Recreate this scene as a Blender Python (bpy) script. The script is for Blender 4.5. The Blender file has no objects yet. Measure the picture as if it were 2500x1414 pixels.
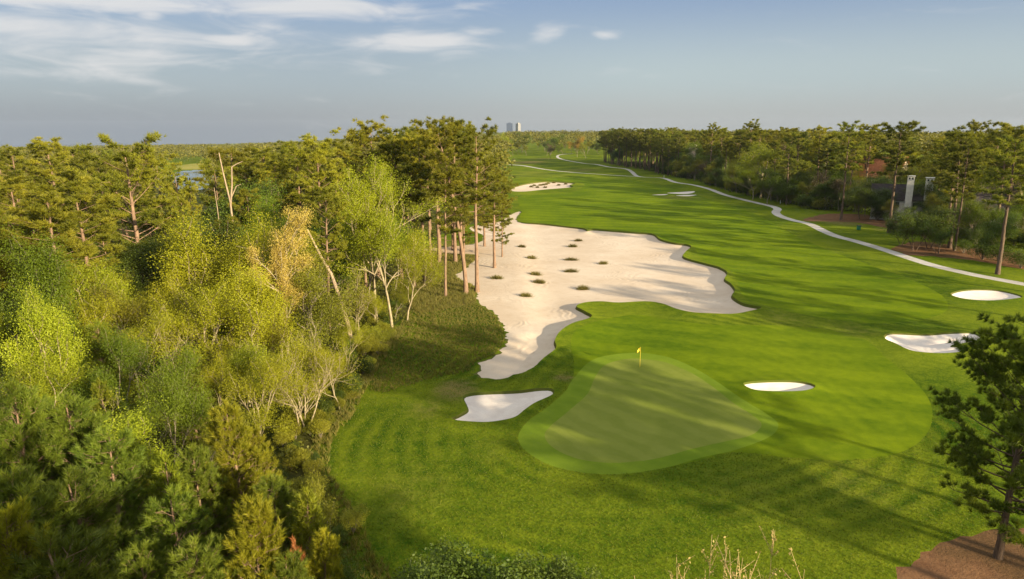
import bpy, math, random
import numpy as np
from mathutils import Vector, Matrix
from mathutils.geometry import delaunay_2d_cdt

# ------------------------------------------------------------------ camera
sc = bpy.context.scene
col = sc.collection
F = 1666.7
CAM_H = 26.0
PITCH = math.radians(13.23)
ROLL = math.radians(-0.22)
cam = bpy.data.cameras.new('camera')
cam.sensor_width = 36.0
cam.lens = 24.0
cam.clip_start = 0.3
cam.clip_end = 30000
camo = bpy.data.objects.new('camera', cam)
col.objects.link(camo)
CAM_R = (Matrix.Rotation(math.pi / 2 - PITCH, 3, 'X') @ Matrix.Rotation(ROLL, 3, 'Z'))
camo.matrix_world = Matrix.Translation((0, 0, CAM_H)) @ CAM_R.to_4x4()
sc.camera = camo

# ------------------------------------------------------------------ light
SUN_EL = math.radians(15.0)
SUN_AZ = math.radians(132.0)          # clockwise from +Y: behind the camera, to the right
SUN_DIR = Vector((math.sin(SUN_AZ) * math.cos(SUN_EL), math.cos(SUN_AZ) * math.cos(SUN_EL), math.sin(SUN_EL)))
sun = bpy.data.lights.new('sun', 'SUN')
sun.energy = 4.2
sun.angle = math.radians(0.8)
sun.color = (1.0, 0.83, 0.58)
suno = bpy.data.objects.new('sun', sun)
col.objects.link(suno)
suno.rotation_euler = SUN_DIR.to_track_quat('Z', 'Y').to_euler()
suno.location = (200, -200, 300)

vs = sc.view_settings
vs.view_transform = 'Standard'
vs.look = 'None'
vs.gamma = 1.0
vs.use_curve_mapping = False
vs.exposure = 1.62
SKY_STRENGTH = 0.13
HAZE_DENSITY = 0.00004

cy = sc.cycles
cy.max_bounces = 5
cy.diffuse_bounces = 3
cy.glossy_bounces = 2
cy.transmission_bounces = 3
cy.transparent_max_bounces = 4
cy.volume_bounces = 0
cy.caustics_reflective = False
cy.caustics_refractive = False
cy.use_denoising = True
cy.denoiser = 'OPENIMAGEDENOISE'
cy.denoising_input_passes = 'RGB_ALBEDO_NORMAL'
cy.denoising_prefilter = 'ACCURATE'


def pix_ray(px, py):
    d = CAM_R @ Vector(((px - 1250.0) / F, -(py - 707.0) / F, -1.0))
    return d.normalized()


def azel(px, py):
    d = pix_ray(px, py)
    return math.atan2(d.x, d.y), math.asin(d.z)


def build_world():
    w = bpy.data.worlds.new('World')
    sc.world = w
    w.use_nodes = True
    nt = w.node_tree
    nt.nodes.clear()
    N, L = nt.nodes, nt.links
    out = N.new('ShaderNodeOutputWorld')
    bg = N.new('ShaderNodeBackground')
    bg.inputs['Strength'].default_value = SKY_STRENGTH
    sky = N.new('ShaderNodeTexSky')
    sky.sky_type = 'NISHITA'
    sky.sun_disc = False
    sky.sun_elevation = SUN_EL
    sky.sun_rotation = SUN_AZ
    sky.altitude = 50
    sky.air_density = 1.0
    sky.dust_density = 1.6
    sky.ozone_density = 1.6

    def math_n(op, a, b=None, c=None):
        m = N.new('ShaderNodeMath')
        m.operation = op
        for i, v in enumerate((a, b, c)):
            if v is None:
                continue
            if isinstance(v, (int, float)):
                m.inputs[i].default_value = v
            else:
                L.new(v, m.inputs[i])
        return m.outputs[0]
    tc = N.new('ShaderNodeTexCoord')
    sep = N.new('ShaderNodeSeparateXYZ')
    L.new(tc.outputs['Generated'], sep.inputs[0])
    az = math_n('ARCTAN2', sep.outputs[0], sep.outputs[1])
    el = math_n('ARCSINE', sep.outputs[2])
    comb = N.new('ShaderNodeCombineXYZ')
    L.new(math_n('MULTIPLY', az, 9.0), comb.inputs[0])
    L.new(math_n('MULTIPLY', el, 42.0), comb.inputs[1])
    noi = N.new('ShaderNodeTexNoise')
    noi.inputs['Scale'].default_value = 1.0
    noi.inputs['Detail'].default_value = 7.0
    noi.inputs['Roughness'].default_value = 0.55
    noi.inputs['Distortion'].default_value = 0.6
    L.new(comb.outputs[0], noi.inputs['Vector'])
    # the clouds of this afternoon: bearing, height, half-width, half-height, weight
    clouds = [(1010, 104, 170, 24, 1.05), (1190, 76, 62, 16, .72), (1330, 82, 45, 20, .72), (1480, 86, 42, 13, .66),
              (368, 36, 36, 16, .9), (560, 97, 90, 17, .85), (360, 85, 420, 60, .60), (60, 62, 190, 34, .9),
              (720, 10, 330, 26, .95), (200, 4, 330, 22, .95), (980, 22, 80, 20, .8), (180, 180, 230, 24, .56), (90, 110, 380, 70, .55), (330, 128, 160, 15, .7), (420, 100, 200, 14, .72), (600, 150, 300, 26, .42),
              (640, 66, 100, 14, .55)]
    S = None
    for (px, py, hw, hh, a) in clouds:
        ca, ce = azel(px, py)
        u = math_n('DIVIDE', math_n('SUBTRACT', az, ca), hw / F)
        v = math_n('DIVIDE', math_n('SUBTRACT', el, ce), hh / F)
        r2 = math_n('ADD', math_n('MULTIPLY', u, u), math_n('MULTIPLY', v, v))
        g = math_n('MULTIPLY', math_n('POWER', 2.718, math_n('MULTIPLY', r2, -1.0)), a)
        S = g if S is None else math_n('MAXIMUM', S, g)
    den = math_n('ADD', S, math_n('MULTIPLY', math_n('SUBTRACT', noi.outputs['Fac'], 0.5), 1.7))
    mr = N.new('ShaderNodeMapRange')
    mr.interpolation_type = 'SMOOTHSTEP'
    L.new(den, mr.inputs['Value'])
    mr.inputs['From Min'].default_value = 0.12
    mr.inputs['From Max'].default_value = 1.0
    mr.inputs['To Max'].default_value = 0.85
    # thin high veil of grey air low over the horizon: blue-grey above, paler lower, duller to the left
    def rampn(v, a, b, lo, hi):
        m = N.new('ShaderNodeMapRange')
        m.interpolation_type = 'SMOOTHSTEP'
        L.new(v, m.inputs['Value'])
        m.inputs['From Min'].default_value = a
        m.inputs['From Max'].default_value = b
        m.inputs['To Min'].default_value = lo
        m.inputs['To Max'].default_value = hi
        return m.outputs[0]

    def mixn(f, a, b):
        m = N.new('ShaderNodeMixRGB')
        for i, v in enumerate((f, a, b)):
            if isinstance(v, tuple):
                m.inputs[i].default_value = v
            else:
                L.new(v, m.inputs[i])
        return m.outputs[0]
    low = mixn(rampn(az, -.55, .25, 0, 1), (.62, .71, .86, 1), (1.08, 1.13, 1.14, 1))
    midc = mixn(rampn(az, -.3, .25, 0, 1), (.80, .94, 1.10, 1), (1.08, 1.27, 1.35, 1))
    topc = (.58, .80, 1.22, 1)
    vcol = mixn(rampn(el, .0, .07, 0, 1), low, midc)
    vcol = mixn(rampn(el, .07, .19, 0, 1), vcol, topc)
    # unseen bright overcast added overhead as fill, to lift the shaded tones
    vcol = mixn(rampn(el, .24, .5, 0, 1), vcol, (2.7, 2.62, 2.5, 1))
    mixv = N.new('ShaderNodeMixRGB')
    L.new(rampn(el, .3, 1.3, .93, .6), mixv.inputs[0])
    L.new(sky.outputs[0], mixv.inputs[1])
    L.new(vcol, mixv.inputs[2])
    mixc = N.new('ShaderNodeMixRGB')
    L.new(mr.outputs[0], mixc.inputs[0])
    L.new(mixv.outputs[0], mixc.inputs[1])
    mixc.inputs[2].default_value = CLOUD
    L.new(mixc.outputs[0], bg.inputs['Color'])
    L.new(bg.outputs[0], out.inputs[0])


VEIL = (1.25, 1.38, 1.50, 1)
CLOUD = (1.98, 1.97, 1.95, 1)
build_world()

# ------------------------------------------------------------------ helpers
rng = np.random.default_rng(7)
R = random.Random(11)


def sstep(a, b, x):
    t = np.clip((x - a) / (b - a), 0, 1)
    return t * t * (3 - 2 * t)


HUMPS = []      # (x, y, rx, ry, height)


def h0(x, y):
    x = np.asarray(x, float)
    y = np.asarray(y, float)
    r = np.hypot(x, y)
    az = np.degrees(np.arctan2(x, y))
    z = 0.22 * np.sin(x / 13.0 + 1.3) * np.sin(y / 17.0) + 0.28 * np.sin(x / 31.0 + y / 43.0)
    z = z * sstep(25, 60, r) * sstep(900, 400, r)
    z = z - 0.0145 * np.maximum(0, r - 260) * sstep(0.5, -24, az)
    z = z - 0.004 * np.maximum(0, r - 500) * sstep(20, 36, az)
    for (hx, hy, rx, ry, hh) in HUMPS:
        z = z + hh * np.exp(-((x - hx) / rx) ** 2 - ((y - hy) / ry) ** 2)
    return z


def ground(px, py):
    d = pix_ray(px, py)
    z = 0.0
    for _ in range(12):
        t = (z - CAM_H) / d.z
        x, y = d.x * t, d.y * t
        z = z * 0.4 + 0.6 * float(h0(x, y))
    return x, y, float(h0(x, y))


for (px, py, rx, ry, hh) in [(1450, 408, 22, 30, 1.3), (1330, 398, 20, 30, 1.2), (1590, 440, 24, 20, 1.0), (1400, 430, 30, 18, .8), (1300, 440, 16, 16, .8)]:
    d = pix_ray(px, py)
    t = -CAM_H / d.z
    HUMPS.append((d.x * t, d.y * t, rx, ry, hh))
HUMPS += [(x, y, rx, ry, hh) for (x, y, rx, ry, hh) in [(-5.5, 65.5, 3.5, 3, .55), (1.5, 66, 2.4, 2, .5), (9, 86, 5, 4, .45)]]


def smooth_loop(pts, step, closed=True):
    """Catmull-Rom through the points, resampled about every step metres."""
    P = np.array(pts, float)
    n = len(P)
    out = []
    rngk = range(n) if closed else range(n - 1)
    for i in rngk:
        if closed:
            a, b, c, d = P[(i - 1) % n], P[i], P[(i + 1) % n], P[(i + 2) % n]
        else:
            a, b, c, d = P[max(i - 1, 0)], P[i], P[i + 1], P[min(i + 2, n - 1)]
        m = max(1, int(np.linalg.norm(c - b) / step))
        for k in range(m):
            t = k / m
            out.append(0.5 * ((2 * b) + (-a + c) * t + (2 * a - 5 * b + 4 * c - d) * t * t + (-a + 3 * b - 3 * c + d) * t ** 3))
    if not closed:
        out.append(P[-1])
    return np.array(out)


def pix_loop(pix, step=None, closed=True):
    g = [ground(*p)[:2] for p in pix]
    if step is None:
        dist = np.mean([math.hypot(*q) for q in g])
        step = max(0.35, dist * 0.006)
    return smooth_loop(g, step, closed)


def in_poly(x, y, poly):
    inside = np.zeros(x.shape, bool)
    n = len(poly)
    j = n - 1
    for i in range(n):
        xi, yi = poly[i]
        xj, yj = poly[j]
        if yi != yj:
            c = ((yi > y) != (yj > y)) & (x < (xj - xi) * (y - yi) / (yj - yi) + xi)
            inside ^= c
        j = i
    return inside


def dist_poly(x, y, poly, closed=True):
    P = np.stack([x, y], -1)
    best = np.full(x.shape, 1e9)
    n = len(poly)
    for i in range(n if closed else n - 1):
        a = poly[i]
        b = poly[(i + 1) % n]
        ab = b - a
        l2 = max(ab @ ab, 1e-12)
        t = np.clip(((P - a) @ ab) / l2, 0, 1)
        q = a + t[:, None] * ab
        best = np.minimum(best, np.hypot(P[:, 0] - q[:, 0], P[:, 1] - q[:, 1]))
    return best


def sdist(x, y, poly):
    d = dist_poly(x, y, poly)
    return np.where(in_poly(x, y, poly), -d, d)


def offset_in(poly, d):
    n = len(poly)
    area = 0.5 * np.sum(poly[:, 0] * np.roll(poly[:, 1], -1) - np.roll(poly[:, 0], -1) * poly[:, 1])
    t = np.roll(poly, -1, 0) - np.roll(poly, 1, 0)
    t /= np.linalg.norm(t, axis=1)[:, None] + 1e-9
    nrm = np.stack([-t[:, 1], t[:, 0]], 1) * (1 if area > 0 else -1)
    q = poly + nrm * d
    sd = sdist(q[:, 0], q[:, 1], poly)
    return q[sd < -0.8 * d]


def new_mesh(name, verts, faces_list, mats, smooth=False, attrs=None, mat_index=None):
    """faces_list: arrays (n,3) and/or (n,4)."""
    me = bpy.data.meshes.new(name)
    verts = np.asarray(verts, np.float32)
    me.vertices.add(len(verts))
    me.vertices.foreach_set('co', verts.ravel())
    faces_list = [np.asarray(f, np.int32) for f in faces_list if len(f)]
    nl = sum(f.size for f in faces_list)
    npoly = sum(len(f) for f in faces_list)
    me.loops.add(nl)
    me.polygons.add(npoly)
    me.loops.foreach_set('vertex_index', np.concatenate([f.ravel() for f in faces_list]))
    starts, s = [], 0
    for f in faces_list:
        k = f.shape[1]
        starts.append(s + np.arange(len(f), dtype=np.int32) * k)
        s += f.size
    me.polygons.foreach_set('loop_start', np.concatenate(starts))
    if mat_index is not None:
        me.polygons.foreach_set('material_index', np.asarray(mat_index, np.int32))
    if smooth:
        me.polygons.foreach_set('use_smooth', np.ones(npoly, bool))
    for k, v in (attrs or {}).items():
        a = me.attributes.new(k, 'FLOAT', 'POINT')
        a.data.foreach_set('value', np.asarray(v, np.float32))
    me.update(calc_edges=True)
    for m in mats:
        me.materials.append(m)
    return me


def obj(name, me, parent=None, **props):
    o = bpy.data.objects.new(name, me)
    col.objects.link(o)
    if parent:
        o.parent = parent
    for k, v in props.items():
        o[k] = v
    return o


# ------------------------------------------------------------------ materials
class Mat:
    def __init__(self, name):
        self.m = bpy.data.materials.new(name)
        self.m.use_nodes = True
        self.nt = self.m.node_tree
        self.nt.nodes.clear()
        self.out = self.nt.nodes.new('ShaderNodeOutputMaterial')

    def n(self, t, **kw):
        nd = self.nt.nodes.new(t)
        for k, v in kw.items():
            setattr(nd, k, v)
        return nd

    def link(self, a, b):
        self.nt.links.new(a, b)

    def val(self, sock, v):
        if isinstance(v, (int, float)):
            sock.default_value = v
        elif isinstance(v, tuple):
            sock.default_value = (*v, 1) if len(v) == 3 else v
        else:
            self.link(v, sock)

    def noise(self, scale, detail=3, rough=.55, vec=None, dist=0.0):
        nd = self.n('ShaderNodeTexNoise')
        nd.inputs['Scale'].default_value = scale
        nd.inputs['Detail'].default_value = detail
        nd.inputs['Roughness'].default_value = rough
        nd.inputs['Distortion'].default_value = dist
        if vec is not None:
            self.link(vec, nd.inputs['Vector'])
        return nd.outputs['Fac']

    def pos(self, scale=None):
        g = self.n('ShaderNodeNewGeometry')
        if scale is None:
            return g.outputs['Position']
        mp = self.n('ShaderNodeMapping')
        mp.inputs['Scale'].default_value = scale
        self.link(g.outputs['Position'], mp.inputs['Vector'])
        return mp.outputs[0]

    def attr(self, name):
        a = self.n('ShaderNodeAttribute')
        a.attribute_name = name
        return a.outputs['Fac']

    def ramp(self, fac, a, b, lo=0.0, hi=1.0):
        m = self.n('ShaderNodeMapRange')
        m.interpolation_type = 'SMOOTHSTEP'
        self.val(m.inputs['Value'], fac)
        m.inputs['From Min'].default_value = a
        m.inputs['From Max'].default_value = b
        m.inputs['To Min'].default_value = lo
        m.inputs['To Max'].default_value = hi
        return m.outputs[0]

    def math(self, op, a, b=0.0):
        m = self.n('ShaderNodeMath', operation=op)
        self.val(m.inputs[0], a)
        self.val(m.inputs[1], b)
        return m.outputs[0]

    def mix(self, fac, a, b, mode='MIX'):
        m = self.n('ShaderNodeMixRGB', blend_type=mode)
        self.val(m.inputs[0], fac)
        self.val(m.inputs[1], a)
        self.val(m.inputs[2], b)
        return m.outputs[0]

    def diffuse(self, colr, rough=0.6, bump=None, bump_strength=.4, bump_dist=.05, spec=.2, sheen=0.0):
        p = self.n('ShaderNodeBsdfPrincipled')
        self.val(p.inputs['Base Color'], colr)
        p.inputs['Roughness'].default_value = rough
        p.inputs['Specular IOR Level'].default_value = spec
        if bump is not None:
            b = self.n('ShaderNodeBump')
            b.inputs['Strength'].default_value = bump_strength
            b.inputs['Distance'].default_value = bump_dist
            self.link(bump, b.inputs['Height'])
            self.link(b.outputs[0], p.inputs['Normal'])
        self.link(p.outputs[0], self.out.inputs['Surface'])
        return p


def grass_material(name, dark, light, tan=(.16, .13, .045), patch=.07, fine=5.0, contrast=1.0, bump=.5, stripes=0.0, tufty=0.5, bands=None):
    M = Mat(name)
    p = M.pos()
    big = M.noise(patch, 4, .6, p)
    mid = M.noise(0.9, 4, .65, p)
    fin = M.noise(fine, 3, .7, p)
    f = M.math('ADD', M.math('MULTIPLY', M.ramp(big, .32, .68), .55), M.math('MULTIPLY', M.ramp(mid, .3, .7), .30))
    f = M.math('ADD', f, M.math('MULTIPLY', M.ramp(fin, .3, .72), .30 * contrast))
    f = M.math('SUBTRACT', f, 0.08)
    if stripes:
        # mowing lines that follow the edge of the collar
        a = M.attr('ring')
        wob = M.math('ADD', a, M.math('MULTIPLY', mid, 1.2))
        s = M.math('SINE', M.math('MULTIPLY', wob, 3.4))
        pn = M.noise(.05, 2, .5, p)
        s = M.math('MULTIPLY', M.math('MULTIPLY', s, M.math('MULTIPLY', M.ramp(pn, .40, .62), M.ramp(a, 14, 30, 1, 0))), stripes)
        f = M.math('ADD', f, s)
    if bands:
        # alternate mower passes
        sp = M.n('ShaderNodeSeparateXYZ')
        M.link(p, sp.inputs[0])
        q = M.math('ADD', M.math('MULTIPLY', sp.outputs[0], bands[0]), M.math('MULTIPLY', sp.outputs[1], bands[1]))
        sn = M.math('SINE', M.math('MULTIPLY', M.math('ADD', q, M.math('MULTIPLY', big, 6.0)), bands[2]))
        f = M.math('ADD', f, M.math('MULTIPLY', M.ramp(sn, -.4, .4, -1, 1), bands[3]))
    c = M.mix(f, dark, light)
    w = M.attr('wear')
    wn = M.math('MULTIPLY', w, M.ramp(M.math('ADD', mid, M.math('MULTIPLY', fin, .5)), .45, .95, .35, 1.25))
    c = M.mix(M.ramp(wn, .12, .9, 0, .85), c, tan)
    hgt = M.math('ADD', M.math('MULTIPLY', fin, tufty), M.math('MULTIPLY', mid, .6))
    M.diffuse(c, 1.0, hgt, bump, .12, .02)
    return M.m


def sand_material():
    M = Mat('raked_sand')
    p = M.pos()
    big = M.noise(.09, 4, .6, p)
    mid = M.noise(.8, 5, .65, p)
    fin = M.noise(9.0, 3, .7, p)
    d = M.attr('edge')
    wob = M.math('ADD', M.math('MULTIPLY', d, 1.0), M.math('MULTIPLY', M.noise(.16, 2, .5, p), 9.0))
    rake = M.math('SINE', M.math('MULTIPLY', wob, 4.6))
    rakem = M.math('MULTIPLY', rake, M.ramp(M.noise(.12, 3, .6, p), .45, .68))
    c = M.mix(M.ramp(big, .3, .7), (.50, .405, .295), (.58, .49, .375))
    c = M.mix(M.ramp(mid, .45, .75, 0, .4), c, (.42, .325, .225))
    spots = M.ramp(M.noise(2.2, 3, .7, p), .64, .78, 0, .5)
    c = M.mix(M.math('MULTIPLY', spots, M.ramp(big, .45, .62)), c, (.40, .27, .16))
    c = M.mix(M.ramp(rakem, .45, 1.0, 0, .38), c, (.42, .325, .22))
    w = M.attr('wear')
    c = M.mix(M.ramp(w, .1, .9, 0, .8), c, (.47, .33, .19))
    h = M.math('ADD', M.math('MULTIPLY', rakem, .35), M.math('ADD', M.math('MULTIPLY', mid, .7), M.math('MULTIPLY', fin, .2)))
    M.diffuse(c, .9, h, .45, .09, .05)
    return M.m


def white_sand_material():
    M = Mat('white_bunker_sand')
    p = M.pos()
    mid = M.noise(.9, 5, .65, p)
    fin = M.noise(8.0, 3, .7, p)
    d = M.attr('edge')
    rake = M.math('SINE', M.math('MULTIPLY', M.math('ADD', d, M.math('MULTIPLY', mid, .8)), 9.0))
    c = M.mix(M.ramp(mid, .3, .7), (.60, .53, .455), (.67, .61, .53))
    c = M.mix(M.ramp(rake, .5, 1, 0, .18), c, (.60, .54, .46))
    c = M.mix(M.ramp(fin, .62, .75, 0, .3), c, (.58, .51, .43))
    h = M.math('ADD', M.math('MULTIPLY', rake, .2), M.math('ADD', M.math('MULTIPLY', mid, .5), M.math('MULTIPLY', fin, .2)))
    M.diffuse(c, .9, h, .5, .07, .05)
    return M.m


def floor_material(name, a, b, c3):
    M = Mat(name)
    p = M.pos()
    big = M.noise(.11, 4, .6, p)
    mid = M.noise(1.1, 5, .7, p)
    fin = M.noise(7.0, 3, .75, p)
    c = M.mix(M.ramp(mid, .3, .7), a, b)
    c = M.mix(M.ramp(big, .45, .62), c, c3)
    c = M.mix(M.ramp(fin, .3, .75, 0, .5), c, b)
    M.diffuse(c, .9, M.math('ADD', mid, M.math('MULTIPLY', fin, .4)), .7, .15, .05)
    return M.m


def leaf_material(name, a, b, trans=.35, vary=.35, tip=None):
    """a..b: leaf colours spread leaf by leaf; each tree leans a little to one side of them."""
    M = Mat(name)
    t = M.attr('tint')
    oi = M.n('ShaderNodeObjectInfo')
    c = M.mix(t, a, b)
    hs = M.n('ShaderNodeHueSaturation')
    M.val(hs.inputs['Hue'], M.ramp(oi.outputs['Random'], 0, 1, .5 - .035 * vary, .5 + .035 * vary))
    M.val(hs.inputs['Value'], M.ramp(M.math('FRACT', M.math('MULTIPLY', oi.outputs['Random'], 17.3)), 0, 1, 1 - vary, 1 + vary))
    M.link(c, hs.inputs['Color'])
    c = hs.outputs[0]
    p = M.n('ShaderNodeBsdfPrincipled')
    M.link(c, p.inputs['Base Color'])
    p.inputs['Roughness'].default_value = .55
    p.inputs['Specular IOR Level'].default_value = .25
    tr = M.n('ShaderNodeBsdfTranslucent')
    M.link(M.mix(1.0, c, (1.25, 1.15, .55), 'MULTIPLY'), tr.inputs['Color'])
    ms = M.n('ShaderNodeMixShader')
    ms.inputs[0].default_value = trans
    M.link(p.outputs[0], ms.inputs[1])
    M.link(tr.outputs[0], ms.inputs[2])
    M.link(ms.outputs[0], M.out.inputs['Surface'])
    return M.m


def bark_material(name, a, b, scale=(6, 6, 1.2)):
    M = Mat(name)
    tc = M.n('ShaderNodeTexCoord')
    mp = M.n('ShaderNodeMapping')
    mp.inputs['Scale'].default_value = scale
    M.link(tc.outputs['Object'], mp.inputs['Vector'])
    n1 = M.noise(1.0, 5, .7, mp.outputs[0])
    c = M.mix(M.ramp(n1, .35, .65), a, b)
    M.diffuse(c, .85, n1, .8, .04, .1)
    return M.m


def plain(name, colr, rough=.6, metal=0.0, scale=3.0, vary=.25, spec=.3):
    M = Mat(name)
    tc = M.n('ShaderNodeTexCoord')
    n1 = M.noise(scale, 4, .6, tc.outputs['Object'])
    d = tuple(v * (1 - vary) for v in colr)
    p = M.diffuse(M.mix(M.ramp(n1, .3, .7), d, colr), rough, n1, .15, .02, spec)
    p.inputs['Metallic'].default_value = metal
    return M.m


MT = {}
MT['rough'] = grass_material('rough_grass_turf', (.030, .068, .0035), (.150, .185, .010), patch=.06, fine=4.0, contrast=1.2, bump=.9, stripes=.3, tufty=.8)
MT['fairway'] = grass_material('mown_fairway_turf', (.058, .102, .004), (.150, .198, .006), patch=.045, fine=6.0, contrast=.5, bump=.35, stripes=.08, bands=(.35, .94, 1.1, .10))
MT['collar'] = grass_material('collar_turf', (.105, .165, .012), (.160, .222, .018), patch=.12, fine=8.0, contrast=.4, bump=.2, stripes=.05)
MT['green'] = grass_material('putting_green_turf', (.145, .178, .026), (.195, .222, .040), patch=.10, fine=9.0, contrast=.4, bump=.12, bands=(.8, .6, 2.6, .16))
MT['sand'] = sand_material()
MT['white_sand'] = white_sand_material()
MT['lip'] = floor_material('bunker_lip_turf', (.055, .075, .010), (.110, .105, .025), (.07, .095, .012))
MT['straw'] = floor_material('pine_straw', (.12, .060, .030), (.20, .108, .052), (.09, .055, .024))
MT['litter'] = floor_material('forest_floor_litter', (.045, .050, .012), (.085, .080, .020), (.045, .065, .010))
MT['path'] = floor_material('cart_path_concrete', (.40, .375, .33), (.50, .47, .415), (.34, .315, .27))
MT['scrub'] = grass_material('native_rough_grass', (.095, .085, .016), (.265, .205, .060), patch=.14, fine=3.5, contrast=1.3, bump=1.0, tufty=.9)
MT['field'] = grass_material('dry_field_turf', (.19, .20, .04), (.32, .28, .07), patch=.02, fine=1.0)

# ------------------------------------------------------------------ the ground
WASTE = [(1273, 518), (1255, 520), (1238, 530), (1216, 541), (1190, 546), (1160, 551), (1146, 556), (1152, 564), (1178, 574), (1172, 590), (1130, 599), (1084, 603), (1042, 607),
         (1036, 614), (1100, 619), (1165, 624), (1150, 642), (1128, 660), (1113, 672), (1127, 685), (1151, 695), (1166, 708), (1161, 722), (1162, 732), (1174, 745), (1206, 764),
         (1222, 788), (1234, 816), (1230, 840), (1210, 868), (1184, 879), (1165, 885), (1171, 896), (1161, 908), (1172, 920), (1210, 927), (1258, 920), (1302, 906), (1328, 884),
         (1357, 860), (1355, 840), (1366, 820), (1394, 800), (1444, 782), (1427, 768), (1407, 756), (1427, 747), (1466, 744), (1510, 747), (1578, 744), (1618, 750),
         (1650, 762), (1690, 771), (1740, 774), (1790, 775), (1830, 768), (1858, 759), (1818, 750), (1795, 738), (1787, 728), (1794, 715), (1784, 700), (1769, 688), (1775, 672), (1756, 659), (1724, 650),
         (1670, 634), (1674, 620), (1687, 608), (1676, 602), (1644, 598), (1612, 589), (1593, 576), (1548, 572), (1500, 568), (1446, 564), (1434, 566), (1424, 562), (1382, 557), (1330, 551), (1279, 546), (1260, 536)]
B_LEFT = [(1130, 976), (1150, 968), (1210, 964), (1274, 962), (1322, 957), (1346, 958), (1354, 966), (1342, 976), (1306, 992), (1282, 1008), (1258, 1026), (1222, 1035), (1182, 1039),
          (1130, 1036), (1102, 1031), (1122, 1020), (1140, 1008), (1136, 992)]
B_OVAL = [(1814, 944), (1832, 938), (1890, 935), (1942, 936), (1980, 943), (1990, 951), (1962, 960), (1902, 962), (1842, 958)]
B_RIGHT = [(2158, 825), (2177, 818), (2257, 821), (2313, 817), (2369, 816), (2395, 827), (2379, 838), (2340, 845), (2322, 849), (2351, 851), (2361, 857), (2341, 865), (2294, 868), (2238, 864), (2210, 856), (2186, 844), (2163, 834)]
B_FAR_R = [(2320, 722), (2345, 713), (2390, 710), (2440, 713), (2495, 727), (2470, 734), (2410, 738), (2350, 733)]
B_FAR_L = [(1242, 464), (1262, 455), (1291, 449), (1325, 445), (1353, 445), (1382, 447), (1405, 449), (1392, 454), (1400, 458), (1382, 461), (1330, 465), (1280, 470), (1250, 469)]
SLIV = [[(1626, 472), (1660, 469), (1696, 467), (1690, 472), (1668, 475)], [(1646, 478), (1702, 476), (1690, 479), (1676, 480)], [(1586, 476.5), (1631, 474.5), (1622, 477.5)]]
GREEN = [(1498, 884), (1542, 876), (1578, 878), (1622, 884), (1674, 904), (1710, 924), (1754, 956), (1790, 984), (1834, 1012), (1858, 1032), (1854, 1048), (1830, 1064), (1770, 1078), (1690, 1096),
         (1610, 1118), (1550, 1127), (1482, 1130), (1410, 1120), (1354, 1096), (1330, 1068), (1342, 1044), (1390, 1004), (1434, 964), (1450, 928), (1470, 898)]
COLLAR = [(1440, 885), (1398, 930), (1378, 964), (1330, 1004), (1290, 1032), (1266, 1064), (1274, 1092), (1310, 1120), (1362, 1142), (1430, 1155), (1510, 1158), (1582, 1150), (1642, 1138), (1710, 1118), (1800, 1097),
          (1880, 1066), (1900, 1036), (1870, 1010), (1800, 968), (1740, 926), (1690, 896), (1630, 872), (1560, 862), (1490, 868)]
APPROACH = [(1398, 824), (1440, 795), (1500, 778), (1560, 770), (1640, 785), (1760, 796), (1900, 796), (2020, 806), (2110, 830), (2160, 872), (2220, 920), (2270, 980), (2268, 1050), (2200, 1104), (2060, 1124), (1920, 1116),
            (1790, 1104), (1700, 1126), (1582, 1150), (1510, 1158), (1430, 1155), (1362, 1142), (1310, 1120), (1274, 1092), (1266, 1064), (1290, 1032), (1330, 1004), (1378, 964), (1398, 930), (1402, 892), (1396, 856)]
FAIRWAY = [(1272, 516), (1279, 546), (1382, 557), (1446, 563), (1548, 571), (1594, 575), (1614, 586), (1648, 594), (1690, 604), (1705, 625), (1730, 644), (1772, 655), (1800, 690), (1815, 728), (1880, 752), (2000, 775), (2150, 790), (2290, 770),
           (2310, 735), (2240, 690), (2130, 650), (2020, 610), (1930, 570), (1850, 525), (1760, 495), (1660, 466), (1570, 444), (1500, 436), (1400, 434), (1330, 438), (1420, 446), (1410, 466), (1330, 474), (1270, 480), (1268, 500)]
STRAW_NEAR = [(2190, 1414), (2240, 1360), (2310, 1318), (2400, 1296), (2520, 1290), (2700, 1330), (2700, 1500), (2400, 1520), (2200, 1470)]
STRAW_MID = [(2180, 606), (2240, 590), (2330, 600), (2420, 610), (2620, 640), (2700, 690), (2600, 672), (2480, 655), (2380, 636), (2280, 626), (2215, 622)]
STRAW_FAR = [(1960, 538), (2020, 522), (2110, 524), (2190, 534), (2260, 560), (2240, 572), (2170, 558), (2080, 543), (2010, 541)]
WOOD_L = [(1040, 608), (1010, 640), (1000, 690), (1010, 745), (960, 800), (925, 850), (865, 930), (820, 1010), (765, 1080), (742, 1150), (780, 1240), (820, 1340), (870, 1420), (860, 1700), (300, 2600),
          (-900, 2400), (-1500, 1200), (-1200, 640), (-700, 460), (100, 440), (500, 452), (800, 470), (1000, 505), (1150, 522), (1215, 536), (1150, 548), (1060, 580)]
CLEARING = [(1040, 616), (1100, 622), (1163, 627), (1150, 643), (1126, 661), (1111, 673), (1125, 686), (1149, 696), (1164, 710), (1159, 724), (1160, 736), (1100, 752), (1010, 760), (1000, 700), (1010, 645)]
ROUGH_W = [(1000, 758), (1100, 752), (1160, 736), (1172, 746), (1204, 766), (1220, 790), (1232, 816), (1228, 840), (1208, 868), (1163, 885), (1150, 905), (1040, 930), (930, 960), (900, 930), (960, 850)]
FRINGE_W = [(1161, 722), (1174, 745), (1206, 764), (1222, 788), (1234, 816), (1230, 840), (1210, 868), (1165, 885)]
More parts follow.
